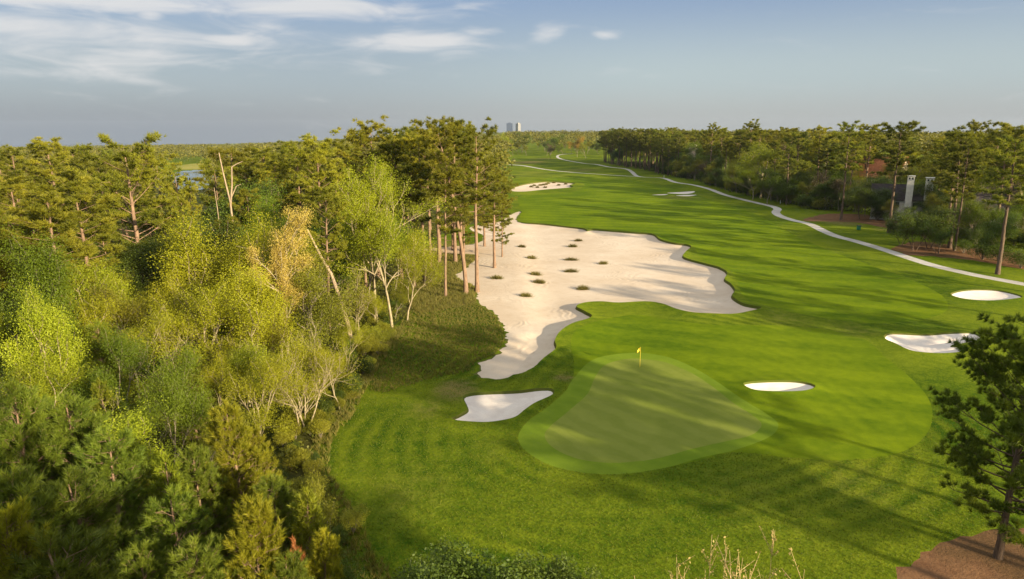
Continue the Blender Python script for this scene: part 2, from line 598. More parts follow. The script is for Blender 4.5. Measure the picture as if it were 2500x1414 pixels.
PATH_MAIN = [(2560, 705), (2484, 691), (2378, 671), (2286, 650), (2226, 632), (2150, 607), (2089, 589), (2043, 577), (2013, 565), (1976, 547), (1937, 538), (1906, 528), (1894, 519), (1898, 510), (1882, 503), (1846, 495), (1800, 484), (1767, 475), (1733, 462), (1694, 452), (1660, 447), (1642, 443), (1608, 434),
             (1559, 431), (1543, 420), (1525, 412), (1473, 405), (1408, 396), (1369, 388), (1361, 381), (1374, 377), (1400, 375)]
PATH_CROSS = [(1556, 431), (1470, 426), (1400, 421), (1356, 417), (1320, 412), (1280, 405), (1240, 402)]
POND = [(340, 452), (400, 428), (460, 416), (545, 417), (585, 430), (560, 452), (500, 460), (420, 462)]
FIELD = [(400, 412), (470, 400), (560, 399), (610, 406), (560, 415), (470, 414)]


def ribbon(pix, half):
    c = pix_loop(pix, 1.6, closed=False)
    t = np.gradient(c, axis=0)
    t /= np.linalg.norm(t, axis=1)[:, None]
    n = np.stack([-t[:, 1], t[:, 0]], 1)
    return np.concatenate([c + n * half, (c - n * half)[::-1]])


def jag(poly, where, amp):
    """Ragged edge where the turf grows over the sand."""
    w = where(poly[:, 0], poly[:, 1])
    t = np.roll(poly, -1, 0) - np.roll(poly, 1, 0)
    t /= np.linalg.norm(t, axis=1)[:, None] + 1e-9
    n = np.stack([-t[:, 1], t[:, 0]], 1)
    return poly + n * (rng.normal(0, amp, len(poly)) * w)[:, None]


waste = pix_loop(WASTE, .45)
WX = lambda x, y: 1 - sstep(-2.0, 4.0, x - np.where(y < 85, 0, 2.5))
waste = jag(waste, WX, .22)
# bunkers: outline, lip drop, bank, bowl depth, lip width, bank reach
bunkers = [dict(name='waste_sand_area', poly=waste, drop=.42, bank=.55, bowl=.5, lip=.16, reach=3.0, mat='sand', waste=True, label='huge pale waste bunker dotted with grass tufts beside the left wood'),
           dict(name='sand_bunker', poly=pix_loop(B_LEFT, .35), drop=.24, bank=.35, bowl=.6, lip=.16, reach=2.0, mat='white_sand', label='tongue shaped sand bunker left of the putting green'),
           dict(name='sand_bunker', poly=pix_loop(B_OVAL, .35), drop=.20, bank=.3, bowl=.5, lip=.12, reach=1.6, mat='white_sand', label='small oval sand bunker right of the putting green'),
           dict(name='sand_bunker', poly=pix_loop(B_RIGHT, .4), drop=.2, bank=.3, bowl=.6, lip=.16, reach=2.0, mat='white_sand', label='white sand bunker with a notch, behind the dark corner pine'),
           dict(name='sand_bunker', poly=pix_loop(B_FAR_R, .5), drop=.2, bank=.3, bowl=.5, lip=.18, reach=2.5, mat='white_sand', label='narrow white sand bunker near the end of the cart path'),
           dict(name='waste_sand_area', poly=pix_loop(B_FAR_L, 1.5), drop=.5, bank=.4, bowl=.6, lip=.4, reach=6, mat='sand', label='far pale waste bunker with tufts beyond the tall pines')]
for s in SLIV:
    bunkers.append(dict(name='sand_bunker', poly=pix_loop(s, 1.5), drop=.12, bank=.1, bowl=.25, lip=.2, reach=6, mat='white_sand', label='sliver of white sand across the fairway'))
for b, l in zip(bunkers[6:], ('topmost of three white sand slivers in the fairway', 'lower right of three white sand slivers in the fairway', 'thin left one of three white sand slivers in the fairway')):
    b['label'] = l

zones = [('green', pix_loop(GREEN, .5), 'putting_green', 'green'),
         ('path', ribbon(PATH_MAIN, 1.25), 'cart_path', 'path'),
         ('path2', ribbon(PATH_CROSS, 1.3), 'cart_path', 'path'),
         ('collar', pix_loop(COLLAR, .5), 'green_collar', 'collar'),
         ('straw1', pix_loop(STRAW_NEAR, .6), 'pine_straw_bed', 'straw'),
         ('straw2', pix_loop(STRAW_MID, 1.2), 'pine_straw_bed', 'straw'),
         ('straw3', pix_loop(STRAW_FAR, 1.5), 'pine_straw_bed', 'straw'),
         ('approach', pix_loop(APPROACH, .7), 'approach_turf', 'fairway'),
         ('fairway', pix_loop(FAIRWAY, 1.2), 'fairway', 'fairway'),
         ('pond', pix_loop(POND, 3), 'pond', 'water'),
         ('field', pix_loop(FIELD, 3), 'dry_field', 'field'),
         ('clearing', pix_loop(CLEARING, .8), 'native_grass', 'scrub'),
         ('wood', pix_loop(WOOD_L, 1.5), 'forest_floor', 'litter')]
ZP = {z[0]: z[1] for z in zones}
collar_poly = ZP['collar']
for i_, z_ in enumerate(zones):
    if z_[0].startswith('straw'):
        zones[i_] = (z_[0], jag(z_[1], lambda x, y: np.ones(len(x)), .16 if z_[0] == 'straw1' else .35), z_[2], z_[3])
        ZP[z_[0]] = zones[i_][1]

M = Mat('pond_water')
pw = M.diffuse((.03, .06, .09), .04, M.noise(.5, 3, .6, M.pos()), .08, .05, .6)
MT['water'] = M.m


def build_ground():
    pts = []
    r = 9.0
    while r < 5600:
        step = math.radians(0.9)
        k = int(math.radians(96) / step)
        a = -math.radians(48) + step * (np.arange(k) + R.random())
        a = a + rng.uniform(-.25, .25, k) * step
        pts.append(np.stack([r * np.sin(a), r * np.cos(a)], 1))
        r *= 1.018
    r = 6.0
    while r < 5600:
        a = np.radians(np.arange(50, 311, 5.0))
        pts.append(np.stack([r * np.sin(a), r * np.cos(a)], 1))
        r *= 1.16
    a = np.radians(np.arange(0, 360, 6.0))
    pts.append(np.stack([6000 * np.sin(a), 6000 * np.cos(a)], 1))
    pts.append(np.array([[0., 0.], [3, 3], [-3, 2], [2, -3]]))
    # finer points round the near bunkers
    for b in bunkers[:5]:
        p = b['poly']
        st = .8 if b.get('waste') else .45
        gx, gy = np.meshgrid(np.arange(p[:, 0].min() - 4, p[:, 0].max() + 4, st), np.arange(p[:, 1].min() - 4, p[:, 1].max() + 4, st))
        q = np.stack([gx.ravel(), gy.ravel()], 1) + rng.uniform(-.2, .2, (gx.size, 2)) * st
        d = dist_poly(q[:, 0], q[:, 1], p)
        pts.append(q[d < (4.0 if not b.get('waste') else 3.5)])
    P = np.concatenate(pts)
    loops = []
    for b in bunkers:
        b['inner'] = offset_in(b['poly'], b['lip'])
        loops += [b['poly'], b['inner']]
    loops += [z[1] for z in zones]
    # keep free points off the outlines
    keep = np.ones(len(P), bool)
    for b in bunkers:
        p = b['poly']
        m = (P[:, 0] > p[:, 0].min() - 2) & (P[:, 0] < p[:, 0].max() + 2) & (P[:, 1] > p[:, 1].min() - 2) & (P[:, 1] < p[:, 1].max() + 2)
        idx = np.where(m)[0]
        if len(idx):
            d = sdist(P[idx, 0], P[idx, 1], p)
            keep[idx[(d < .12) & (d > -b['lip'] - .12)]] = False
    P = P[keep]
    verts = [Vector((float(x), float(y))) for x, y in P]
    edges = []
    for lp in loops:
        s = len(verts)
        n = len(lp)
        verts += [Vector((float(x), float(y))) for x, y in lp]
        edges += [(s + i, s + (i + 1) % n) for i in range(n)]
    res = delaunay_2d_cdt(verts, edges, [], 0, 1e-4)
    V = np.array([(v.x, v.y) for v in res[0]])
    T = np.array(res[2], np.int32)
    x, y = V[:, 0], V[:, 1]
    z = h0(x, y)
    edge = np.full(len(V), 0.0)
    for b in bunkers:
        p = b['poly']
        pad = b['reach'] * 5 + 2
        m = (x > p[:, 0].min() - pad) & (x < p[:, 0].max() + pad) & (y > p[:, 1].min() - pad) & (y < p[:, 1].max() + pad)
        idx = np.where(m)[0]
        d = sdist(x[idx], y[idx], p)
        wgt = np.ones(len(idx))
        if b.get('waste'):
            wgt = 1 - WX(x[idx], y[idx])
        lip = b['lip']
        dz = np.where(d >= -1e-3, b['bank'] * wgt * np.exp(-np.maximum(d, 0) / b['reach']), 0)
        ins = d < -.5 * lip
        dd = np.maximum(-d - lip, 0)
        dzi = b['bank'] * wgt - b['drop'] * np.maximum(wgt, .12) - (b['bank'] + b['bowl'] - b['drop']) * wgt * (1 - np.exp(-dd / (b['reach'] * .7)))
        dz = np.where(ins, dzi, dz)
        z[idx] += dz
        edge[idx] = np.where(d < 0, -d, edge[idx])
    ring = np.zeros(len(V))
    near = np.hypot(x - 8, y - 60) < 90
    idx = np.where(near)[0]
    ring[idx] = sdist(x[idx], y[idx], collar_poly)
    # pond lies flat
    m = in_poly(x, y, ZP['pond'])
    if m.any():
        z[m] = z[m].min() - .3
    wear = np.zeros(len(V))
    for (px, py, rad, a) in [(1112, 950, 2.4, .9), (1374, 924, 1.3, .8), (1040, 1000, 2.6, .45), (1920, 782, 5, .35), (2080, 806, 5, .35), (1190, 1104, 3, .25), (1450, 388, 22, .0),
                             (1290, 396, 16, 1.0), (1330, 388, 14, .8), (1420, 416, 16, .6), (1400, 392, 10, .5), (1660, 483, 9, .6), (1880, 500, 7, .45), (2060, 545, 5, .9), (2150, 560, 3, .7), (2000, 536, 6, .7),
                             (1085, 640, 7, .5), (1060, 690, 5, .45), (1130, 735, 4, .45), (1180, 800, 3, .3), (1080, 610, 9, 1.0), (1150, 612, 7, .7), (1280, 428, 30, .35), (1300, 422, 20, .4), (2080, 1180, 6, .3), (1000, 1200, 5, .3), (1850, 1200, 8, .25)]:
        gx, gy, _ = ground(px, py)
        wear = np.maximum(wear, a * np.exp(-((x - gx) ** 2 + ((y - gy) * .8) ** 2) / rad ** 2))
    C = V[T].mean(1)
    cx, cyy = C[:, 0], C[:, 1]
    owner = np.full(len(T), -1)
    names = []
    for b in bunkers:
        k = len(names)
        names += [(b['name'], b['mat'], b['label']), ('bunker_edge', 'lip', 'dark turf lip round the ' + b['label'].split(' beside')[0])]
        p, q = b['poly'], b['inner']
        m = (owner == -1) & (cx > p[:, 0].min()) & (cx < p[:, 0].max()) & (cyy > p[:, 1].min()) & (cyy < p[:, 1].max())
        idx = np.where(m)[0]
        o = in_poly(cx[idx], cyy[idx], p)
        i = in_poly(cx[idx], cyy[idx], q)
        owner[idx[o & ~i]] = k + 1
        owner[idx[o & i]] = k
    for (nm, p, oname, mat) in zones:
        k = len(names)
        names.append((oname, mat, None))
        m = (owner == -1) & (cx > p[:, 0].min()) & (cx < p[:, 0].max()) & (cyy > p[:, 1].min()) & (cyy < p[:, 1].max())
        idx = np.where(m)[0]
        owner[idx[in_poly(cx[idx], cyy[idx], p)]] = k
    names.append(('ground', 'rough', None))
    owner[owner == -1] = len(names) - 1
    V3 = np.column_stack([V, z])
    for k, (nm, mat, lab) in enumerate(names):
        f = T[owner == k]
        if not len(f):
            continue
        u, inv = np.unique(f, return_inverse=True)
        f2 = inv.reshape(f.shape)
        me = new_mesh(nm, V3[u], [f2], [MT[mat]], smooth=(nm != 'bunker_edge'), attrs=dict(wear=wear[u], ring=ring[u], edge=edge[u]))
        o = obj(nm, me, kind='structure')
        if lab:
            o['label'] = lab
    return V3, T


GV, GT = build_ground()
from mathutils.bvhtree import BVHTree
_bvh = BVHTree.FromPolygons([tuple(v) for v in GV.tolist()], [tuple(t) for t in GT.tolist()])


def gz(x, y):
    h = _bvh.ray_cast(Vector((x, y, 300)), Vector((0, 0, -1)))
    return h[0].z if h[0] is not None else float(h0(x, y))

# ------------------------------------------------------------------ plant geometry


class Geo:
    def __init__(self):
        self.v, self.t, self.q, self.tint, self.n = [], [], [], [], 0

    def add(self, v, t=None, q=None, tint=None):
        v = np.asarray(v, np.float32)
        if t is not None and len(t):
            self.t.append(np.asarray(t, np.int64) + self.n)
        if q is not None and len(q):
            self.q.append(np.asarray(q, np.int64) + self.n)
        self.v.append(v)
        self.tint.append(np.full(len(v), .5, np.float32) if tint is None else np.asarray(tint, np.float32))
        self.n += len(v)

    def tube(self, pts, rad, sides=6, cap=True):
        pts = np.asarray(pts, float)
        m = len(pts)
        t = np.gradient(pts, axis=0)
        t /= np.linalg.norm(t, axis=1)[:, None] + 1e-9
        ref = np.array([1., 0, 0]) if abs(t[0, 0]) < .8 else np.array([0, 1., 0])
        a = np.cross(t, ref)
        a /= np.linalg.norm(a, axis=1)[:, None] + 1e-9
        b = np.cross(t, a)
        ang = np.arange(sides) * 2 * math.pi / sides
        ring = (a[:, None, :] * np.cos(ang)[None, :, None] + b[:, None, :] * np.sin(ang)[None, :, None]) * np.asarray(rad)[:, None, None]
        v = (pts[:, None, :] + ring).reshape(-1, 3)
        i = np.arange(m - 1)[:, None] * sides
        j = np.arange(sides)[None, :]
        jn = (j + 1) % sides
        q = np.stack([i + j, i + jn, i + sides + jn, i + sides + j], -1).reshape(-1, 4)
        self.add(v, q=q)

    def mesh(self, name, mats, smooth=False):
        V = np.concatenate(self.v)
        fl = []
        if self.t:
            fl.append(np.concatenate(self.t))
        if self.q:
            fl.append(np.concatenate(self.q))
        return new_mesh(name, V, fl, mats, smooth, dict(tint=np.concatenate(self.tint)))

    def blades(self, c, d, n, length, width, spread, rg, back=0.0, lvar=.35, tint=None):
        """n thin pointed blades round each centre c, leaning along d."""
        c = np.repeat(np.asarray(c, float), n, 0)
        d = np.repeat(np.asarray(d, float), n, 0)
        m = len(c)
        r = rg.normal(size=(m, 3))
        r /= np.linalg.norm(r, axis=1)[:, None]
        u = d + r * spread
        u /= np.linalg.norm(u, axis=1)[:, None] + 1e-9
        s = np.cross(u, rg.normal(size=(m, 3)))
        s /= np.linalg.norm(s, axis=1)[:, None] + 1e-9
        L = length * (1 + rg.uniform(-lvar, lvar, m))[:, None]
        w = width * (1 + rg.uniform(-.3, .3, m))[:, None] * .5
        base = c - u * L * back
        v = np.stack([base - s * w, base + s * w, base + u * L], 1).reshape(-1, 3)
        f = np.arange(3 * m).reshape(-1, 3)
        tn = np.repeat(rg.uniform(0, 1, m) if tint is None else np.repeat(tint, n) * .7 + .3 * rg.uniform(0, 1, m), 3)
        self.add(v, t=f, tint=tn)

    def leaves(self, c, size, rg, up=.5, tint=None, aspect=.62):
        """One diamond leaf (two triangles) at each centre."""
        c = np.asarray(c, float)
        m = len(c)
        nrm = rg.normal(size=(m, 3))
        nrm[:, 2] = np.abs(nrm[:, 2]) + up
        nrm /= np.linalg.norm(nrm, axis=1)[:, None]
        u = np.cross(nrm, rg.normal(size=(m, 3)))
        u /= np.linalg.norm(u, axis=1)[:, None] + 1e-9
        s = np.cross(nrm, u)
        L = (size * (1 + rg.uniform(-.4, .4, m)))[:, None] * .5
        v = np.stack([c - u * L, c + s * L * aspect, c + u * L, c - s * L * aspect], 1).reshape(-1, 3)
        q = np.arange(4 * m).reshape(-1, 4)
        tn = np.repeat(rg.uniform(0, 1, m) if tint is None else tint * .7 + .3 * rg.uniform(0, 1, m), 4)
        self.add(v, q=q, tint=tn)


def unit(v):
    return v / (np.linalg.norm(v) + 1e-9)


def make_pine(seed, H=26., crown=.55, Rad=4.2, limbs=36, lean=(0, 0), blades=20, blen=.56, bw=.095, flat=0.0, r0=None, gap=.12, dead=4, skew=0.):
    """Tall loblolly pine: bare bole, irregular limbs carrying flattened pads of needle tufts."""
    rg = np.random.default_rng(seed)
    wood, leaf = Geo(), Geo()
    m = 12
    tt = np.linspace(0, 1, m)
    wob = np.cumsum(rg.normal(0, .10, (m, 2)), 0) * (H / 26)
    tr = np.zeros((m, 3))
    tr[:, 0] = lean[0] * tt ** 1.6 * H + wob[:, 0] * tt
    tr[:, 1] = lean[1] * tt ** 1.6 * H + wob[:, 1] * tt
    tr[:, 2] = tt * H
    r0 = r0 or H * .0125
    rad = r0 * (1 - tt) ** .75 + .035
    rad[0] *= 1.3
    tr[0, 2] = -.4
    wood.tube(tr, rad, 8)

    def at(z):
        return np.array([np.interp(z, tr[:, 2], tr[:, k]) for k in range(3)]), np.interp(z, tr[:, 2], rad)
    cen, dirs, tn = [], [], []
    az = rg.uniform(0, 6.28)
    for i in range(limbs):
        t = (i + rg.uniform(0, .9)) / limbs
        z = H * (1 - crown) + H * crown * .97 * t
        p, pr = at(z)
        az += 2.4 + rg.normal(0, .5)
        prof = math.sqrt(max(0.05, 1 - ((t - .42) / .66) ** 2))
        L = Rad * prof * rg.uniform(.55, 1.15) * (1 + skew * math.cos(az))
        if rg.random() < gap:
            L *= .35
        e = math.radians(rg.uniform(-8, 22) + 42 * t ** 1.5)
        dr = np.array([math.cos(az) * math.cos(e), math.sin(az) * math.cos(e), math.sin(e)])
        s = np.linspace(0, 1, 5)
        side = np.array([-math.sin(az), math.cos(az), 0]) * rg.normal(0, .12)
        lp = p + np.outer(s * L, dr) + np.outer(s ** 2 * L, side) + np.outer(s ** 2 * L * rg.uniform(.02, .22), [0, 0, 1])
        lr = max(.025, pr * .34) * (1 - s * .82)
        wood.tube(lp, lr, 4)
        shade = rg.uniform(0, 1)
        ns = max(3, int(L * 2.0))
        for k in range(ns + 1):
            f = 1.0 if k == ns else rg.uniform(.38, 1.0)
            b0 = p + (lp[-1] - p) * f if f == 1 else np.array([np.interp(f, s, lp[:, c]) for c in range(3)])
            sa = az + (rg.choice([-1, 1]) * rg.uniform(.4, 1.2) if k < ns else 0)
            se = rg.uniform(0, .5)
            sl = L * rg.uniform(.18, .34) * (1.15 - .3 * f) + .25
            sd = np.array([math.cos(sa) * math.cos(se), math.sin(sa) * math.cos(se), math.sin(se)])
            b1 = b0 + sd * sl
            wood.tube(np.stack([b0, (b0 + b1) / 2 + [0, 0, .04], b1]), [lr[-1] * 1.1 + .008, .014, .009], 3)
            nt = rg.integers(4, 7)
            fr = rg.uniform(.35, 1.05, nt)
            c = b0 + np.outer(fr * sl, sd) + rg.normal(0, .17, (nt, 3)) * [1, 1, .55]
            cen.append(c)
            dirs.append(np.tile(unit(sd * .8 + [0, 0, .75]), (nt, 1)))
            tn.append(np.clip(shade + rg.normal(0, .15, nt), 0, 1))
    # leader
    for k in range(7):
        c = at(H)[0] + rg.normal(0, .35, 3) * [1, 1, .6] - [0, 0, .2]
        cen.append(c[None])
        dirs.append(np.array([[0, 0, 1.]]))
        tn.append(np.array([rg.random()]))
    # dead snags under the crown
    for k in range(dead):
        z = H * (1 - crown) * rg.uniform(.72, 1.0)
        p, pr = at(z)
        a = rg.uniform(0, 6.28)
        L = rg.uniform(.8, 2.4)
        dr = np.array([math.cos(a), math.sin(a), rg.uniform(-.2, .3)])
        wood.tube(np.stack([p, p + dr * L * .5 + [0, 0, -.05], p + dr * L]), [.05, .035, .012], 3)
    cen, dirs, tn = np.concatenate(cen), np.concatenate(dirs), np.concatenate(tn)
    leaf.blades(cen, dirs, blades, blen, bw, 1.05, rg, tint=tn)
    return wood, leaf


def make_young_pine(seed, H=11., Rad=2.6, start=.12, needles=34, nlen=.26, nw=.030, shoots=1.0, slim=1.0, upright=.75):
    """Young pine: whorls of up-curved branches ending in upright bottlebrush shoots."""
    rg = np.random.default_rng(seed)
    wood, leaf = Geo(), Geo()
    tt = np.linspace(0, 1, 8)
    wob = np.cumsum(rg.normal(0, .05, (8, 2)), 0)
    tr = np.column_stack([wob[:, 0], wob[:, 1], tt * H])
    tr[0, 2] = -.4
    rad = (H * .011) * (1 - tt) ** .8 + .02
    wood.tube(tr, rad, 6)
    sh_b, sh_d, sh_l, tn = [], [], [], []
    z = H * start
    az = 0
    while z < H * .97:
        t = (z / H - start) / (1 - start)
        nb = rg.integers(4, 7)
        for k in range(nb):
            az += 6.283 / nb + rg.normal(0, .25)
            L = Rad * ((1 - t) ** .75 * (.35 + .65 * min(1, t / .22)) + .06) * rg.uniform(.65, 1.12) * slim
            e = math.radians(rg.uniform(2, 20) + 40 * t)
            p = np.array([np.interp(z, tr[:, 2], tr[:, c]) for c in range(3)])
            dr = np.array([math.cos(az) * math.cos(e), math.sin(az) * math.cos(e), math.sin(e)])
            s = np.linspace(0, 1, 4)
            lp = p + np.outer(s * L, dr) + np.outer(s ** 2 * L * .28, [0, 0, 1])
            wood.tube(lp, np.maximum(.028 * (1 - s * .75) * (L / 2 + .3), .008), 3)
            ns = max(3, int((L + .5) * 4.6 * shoots))
            shade = rg.random()
            for q in range(ns):
                f = 1.0 if q == 0 else rg.uniform(.12, 1)
                b = np.array([np.interp(f, s, lp[:, c]) for c in range(3)])
                sa = az + rg.normal(0, .9) * (q > 0)
                out = np.array([math.cos(sa), math.sin(sa), 0]) * rg.uniform(.2, .5 + .25 * (q > 0))
                if q:
                    b2 = b + np.array([math.cos(sa), math.sin(sa), .3]) * rg.uniform(.05, .42)
                    wood.tube(np.stack([b, b2]), [.011, .008], 3)
                    b = b2
                sh_b.append(b)
                sh_d.append(unit(out + [0, 0, upright]))
                sh_l.append(rg.uniform(.26, .52))
                tn.append(np.clip(shade * .6 + rg.random() * .4, 0, 1))
        z += rg.uniform(.42, .62) * (H / 11) ** .5
    top = tr[-1]
    for k in range(4):
        sh_b.append(top - [0, 0, .15])
        sh_d.append(unit(np.array([rg.normal(0, .25), rg.normal(0, .25), 1])))
        sh_l.append(.6)
        tn.append(.9)
    sh_b, sh_d, sh_l, tn = map(np.array, (sh_b, sh_d, sh_l, tn))
    m = len(sh_b)
    f = rg.uniform(0, 1, (m, needles))
    c = (sh_b[:, None, :] + sh_d[:, None, :] * (f * sh_l[:, None])[..., None]).reshape(-1, 3)
    d = np.repeat(sh_d, needles, 0)
    tint = np.repeat(tn, needles) * .75 + .25 * f.ravel()
    leaf.blades(c, d, 1, nlen, nw, .78, rg, tint=tint)
    for b, d1, l1 in zip(sh_b, sh_d, sh_l):
        wood.tube(np.stack([b, b + d1 * l1]), [.012, .007], 3)
    return wood, leaf


def make_broadleaf(seed, H=14., spread=.75, trunk=.25, limbs=6, levels=3, leaf_n=9000, leaf=.20, up=.45, r0=None, kids=(5, 4, 4), clump=.45, stems=1, lean=0., wander=.16, ratio=.60, twig_only=False, squash=1.0):
    """Spreading tree grown limb by limb; leaves hang in loose clumps round the twigs."""
    rg = np.random.default_rng(seed)
    wood, lf = Geo(), Geo()
    tips, tl = [], []
    r0 = r0 or H * .011

    def grow(p, d, L, r, lev, shade):
        n = 4 if lev < 2 else 3
        pts = [p]
        q = p.copy()
        dd = d.copy()
        for k in range(n):
            dd = unit(dd + rg.normal(0, wander, 3) + np.array([0, 0, up * .22]))
            q = q + dd * L / n
            pts.append(q.copy())
        pts = np.array(pts)
        rr = r * np.linspace(1, .45, n + 1)
        wood.tube(pts, np.maximum(rr, .006), 6 if lev == 0 else (4 if lev < 3 else 3))
        if lev >= levels:
            for k in range(1, n + 1):
                tips.append(pts[k])
                tl.append(shade)
            return
        nk = kids[min(lev, len(kids) - 1)]
        a0 = rg.uniform(0, 6.28)
        for k in range(nk):
            f = 1.0 if k == 0 else rg.uniform(.42 if lev else trunk_f, 1.0)
            b = np.array([np.interp(f * n, np.arange(n + 1), pts[:, c]) for c in range(3)])
            a = a0 + k * 2.4 + rg.normal(0, .4)
            ref = unit(np.cross(dd, [0.3, .5, .8]))
            o2 = np.cross(dd, ref)
            side = ref * math.cos(a) + o2 * math.sin(a)
            ang = spread * rg.uniform(.5, 1.15) * (.45 if k == 0 else 1)
            nd = unit(dd * math.cos(ang) + side * math.sin(ang) + np.array([0, 0, up * .35]))
            nd[2] *= squash
            sh = rg.random() if lev == 0 else shade * .75 + .25 * rg.random()
            grow(b, unit(nd), L * ratio * rg.uniform(.75, 1.15), r * .56, lev + 1, sh)
        if lev >= levels - 1:
            tips.append(pts[-1])
            tl.append(shade)
    trunk_f = .35
    tot = sum(ratio ** k for k in range(levels + 1)) * .82
    for s in range(stems):
        a = s * 2.399 + rg.uniform(0, 1)
        off = np.array([math.cos(a), math.sin(a), 0]) * (.35 if stems > 1 else 0)
        d = unit(np.array([math.cos(a) * (.38 if stems > 1 else 0) + lean, math.sin(a) * (.38 if stems > 1 else 0), 1.0]))
        grow(np.array([0, 0, -.3]) + off, d, H / tot * rg.uniform(.85, 1.08), r0 * (1 if stems == 1 else .75), 0, rg.random())
    tips = np.array(tips)
    tl = np.array(tl)
    if leaf_n:
        k = rg.integers(0, len(tips), leaf_n)
        c = tips[k] + rg.normal(0, clump, (leaf_n, 3)) * [1, 1, .75]
        lf.leaves(c, leaf, rg, tint=tl[k])
    # scale to the wanted height
    allv = np.concatenate(wood.v)
    sc_ = H / max(1e-6, allv[:, 2].max())
    for g in (wood, lf):
        g.v = [v * sc_ for v in g.v]
    return wood, lf


def make_shrub(seed, H=3., Rad=2., leaf_n=3600, leaf=.14, nlobe=7):
    rg = np.random.default_rng(seed)
    wood, lf = Geo(), Geo()
    lobes = []
    for k in range(nlobe):
        a = k * 2.4 + rg.uniform(0, 1)
        rr = Rad * rg.uniform(.1, .65)
        p = np.array([math.cos(a) * rr, math.sin(a) * rr, H * rg.uniform(.45, .8)])
        lobes.append(p)
        wood.tube(np.stack([[0, 0, -.1], p * [.5, .5, .6], p]), [.05, .03, .015], 4)
    lobes = np.array(lobes)
    k = rg.integers(0, len(lobes), leaf_n)
    u = rg.normal(size=(leaf_n, 3))
    u /= np.linalg.norm(u, axis=1)[:, None]
    rr = (rg.uniform(.35, 1, leaf_n) ** .6)[:, None]
    c = lobes[k] + u * rr * np.array([Rad * .48, Rad * .48, H * .36]) * (7 / nlobe) ** .45
    c[:, 2] = np.maximum(c[:, 2], .05)
    lf.leaves(c, leaf, rg, tint=rg.uniform(0, 1, len(lobes))[k])
    return wood, lf


BARK = dict(pine=bark_material('pine_bark', (.27, .18, .115), (.155, .10, .065), (5, 5, 1.0)),
            pale=bark_material('pale_bark', (.36, .30, .18), (.20, .165, .10), (9, 9, 2)),
            grey=bark_material('grey_bark', (.24, .20, .14), (.13, .11, .08), (8, 8, 2)),
            dead=bark_material('bleached_dead_wood', (.38, .29, .19), (.22, .165, .11), (8, 8, 1.5)),
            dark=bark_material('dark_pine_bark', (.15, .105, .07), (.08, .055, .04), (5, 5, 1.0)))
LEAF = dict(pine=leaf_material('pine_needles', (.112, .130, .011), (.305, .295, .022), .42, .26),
            pine_dark=leaf_material('shaded_pine_needles', (.085, .108, .012), (.225, .235, .022), .40, .25),  # darker copy of the pine needles, shade put into the colour
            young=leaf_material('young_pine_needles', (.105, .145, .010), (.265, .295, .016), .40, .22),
            nearyoung=leaf_material('shaded_young_needles', (.058, .098, .012), (.175, .215, .018), .36, .22),  # young needles darkened: the shade low on the left is in this colour
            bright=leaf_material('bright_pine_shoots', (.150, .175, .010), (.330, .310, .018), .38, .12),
            spring=leaf_material('fresh_spring_leaves', (.225, .275, .014), (.385, .420, .026), .48, .16),
            lime=leaf_material('lime_leaves', (.260, .320, .014), (.440, .480, .028), .5, .03),
            yellow=leaf_material('yellow_green_leaves', (.220, .240, .010), (.365, .365, .016), .46, .14),
            green=leaf_material('mid_green_leaves', (.085, .135, .008), (.165, .220, .012), .40, .22),
            deep=leaf_material('deep_green_leaves', (.050, .085, .010), (.110, .150, .014), .36, .22),
            gold=leaf_material('golden_leaves', (.360, .280, .050), (.520, .420, .100), .35, .05),
            amber=leaf_material('amber_leaves', (.30, .20, .035), (.38, .27, .05), .35, .05),
            olive=leaf_material('olive_leaves', (.160, .175, .014), (.300, .295, .024), .42, .22),
            mauve=leaf_material('budding_brown_twig_leaves', (.110, .080, .040), (.165, .120, .060), .3, .2),
            rust=leaf_material('dead_rust_needles', (.22, .075, .02), (.34, .13, .04), .2, .05),
            tuft=leaf_material('bunch_grass', (.105, .095, .022), (.19, .165, .045), .3, .2))

PROTO = {}
LEAFN = {}


def proto(key, geo, bark, leaf, smooth_wood=True):
    w, l = geo
    wm = w.mesh('trunk', [BARK[bark]], smooth_wood)
    LEAFN[key] = l.n
    lm = l.mesh('crown', [LEAF[leaf]]) if l.n else None
    H = float(np.concatenate(w.v)[:, 2].max())
    if l.n:
        H = max(H, float(np.percentile(np.concatenate(l.v)[:, 2], 99.5)))
    PROTO[key] = (wm, lm, H)


for i in range(6):
    proto(f'pine{i}', make_pine(100 + i, 26, R.uniform(.42, .56), R.uniform(3.6, 4.9), 36 + i), 'pine', 'pine')
for i in range(4):
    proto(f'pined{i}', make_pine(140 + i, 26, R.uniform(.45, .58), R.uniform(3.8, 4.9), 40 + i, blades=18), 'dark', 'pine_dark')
for i in range(4):
    proto(f'young{i}', make_young_pine(200 + i, 12, R.uniform(2.2, 2.9), .08, 26, .34, .055, .9), 'pine', 'young')
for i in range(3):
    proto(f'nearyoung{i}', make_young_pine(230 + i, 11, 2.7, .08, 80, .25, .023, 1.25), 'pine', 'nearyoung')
for i in range(2):
    proto(f'shoot{i}', make_young_pine(260 + i, 10.5, 2.3, .10, 90, .22, .022, 1.2, upright=1.3), 'pine', 'bright')
for i in range(4):
    proto(f'spring{i}', make_broadleaf(300 + i, 14, .72, leaf_n=19000, leaf=.135, clump=.5), 'pale', 'spring')
for i in range(4):
    proto(f'yellow{i}', make_broadleaf(320 + i, 13, .78, leaf_n=20000, leaf=.135, clump=.55), 'pale', 'yellow')
for i in range(4):
    proto(f'green{i}', make_broadleaf(340 + i, 14, .85, leaf_n=34000, leaf=.14, clump=.6, kids=(6, 5, 4)), 'grey', 'green')
for i in range(3):
    proto(f'deep{i}', make_broadleaf(360 + i, 11, .85, leaf_n=28000, leaf=.14, clump=.6, kids=(6, 5, 4)), 'grey', 'deep')
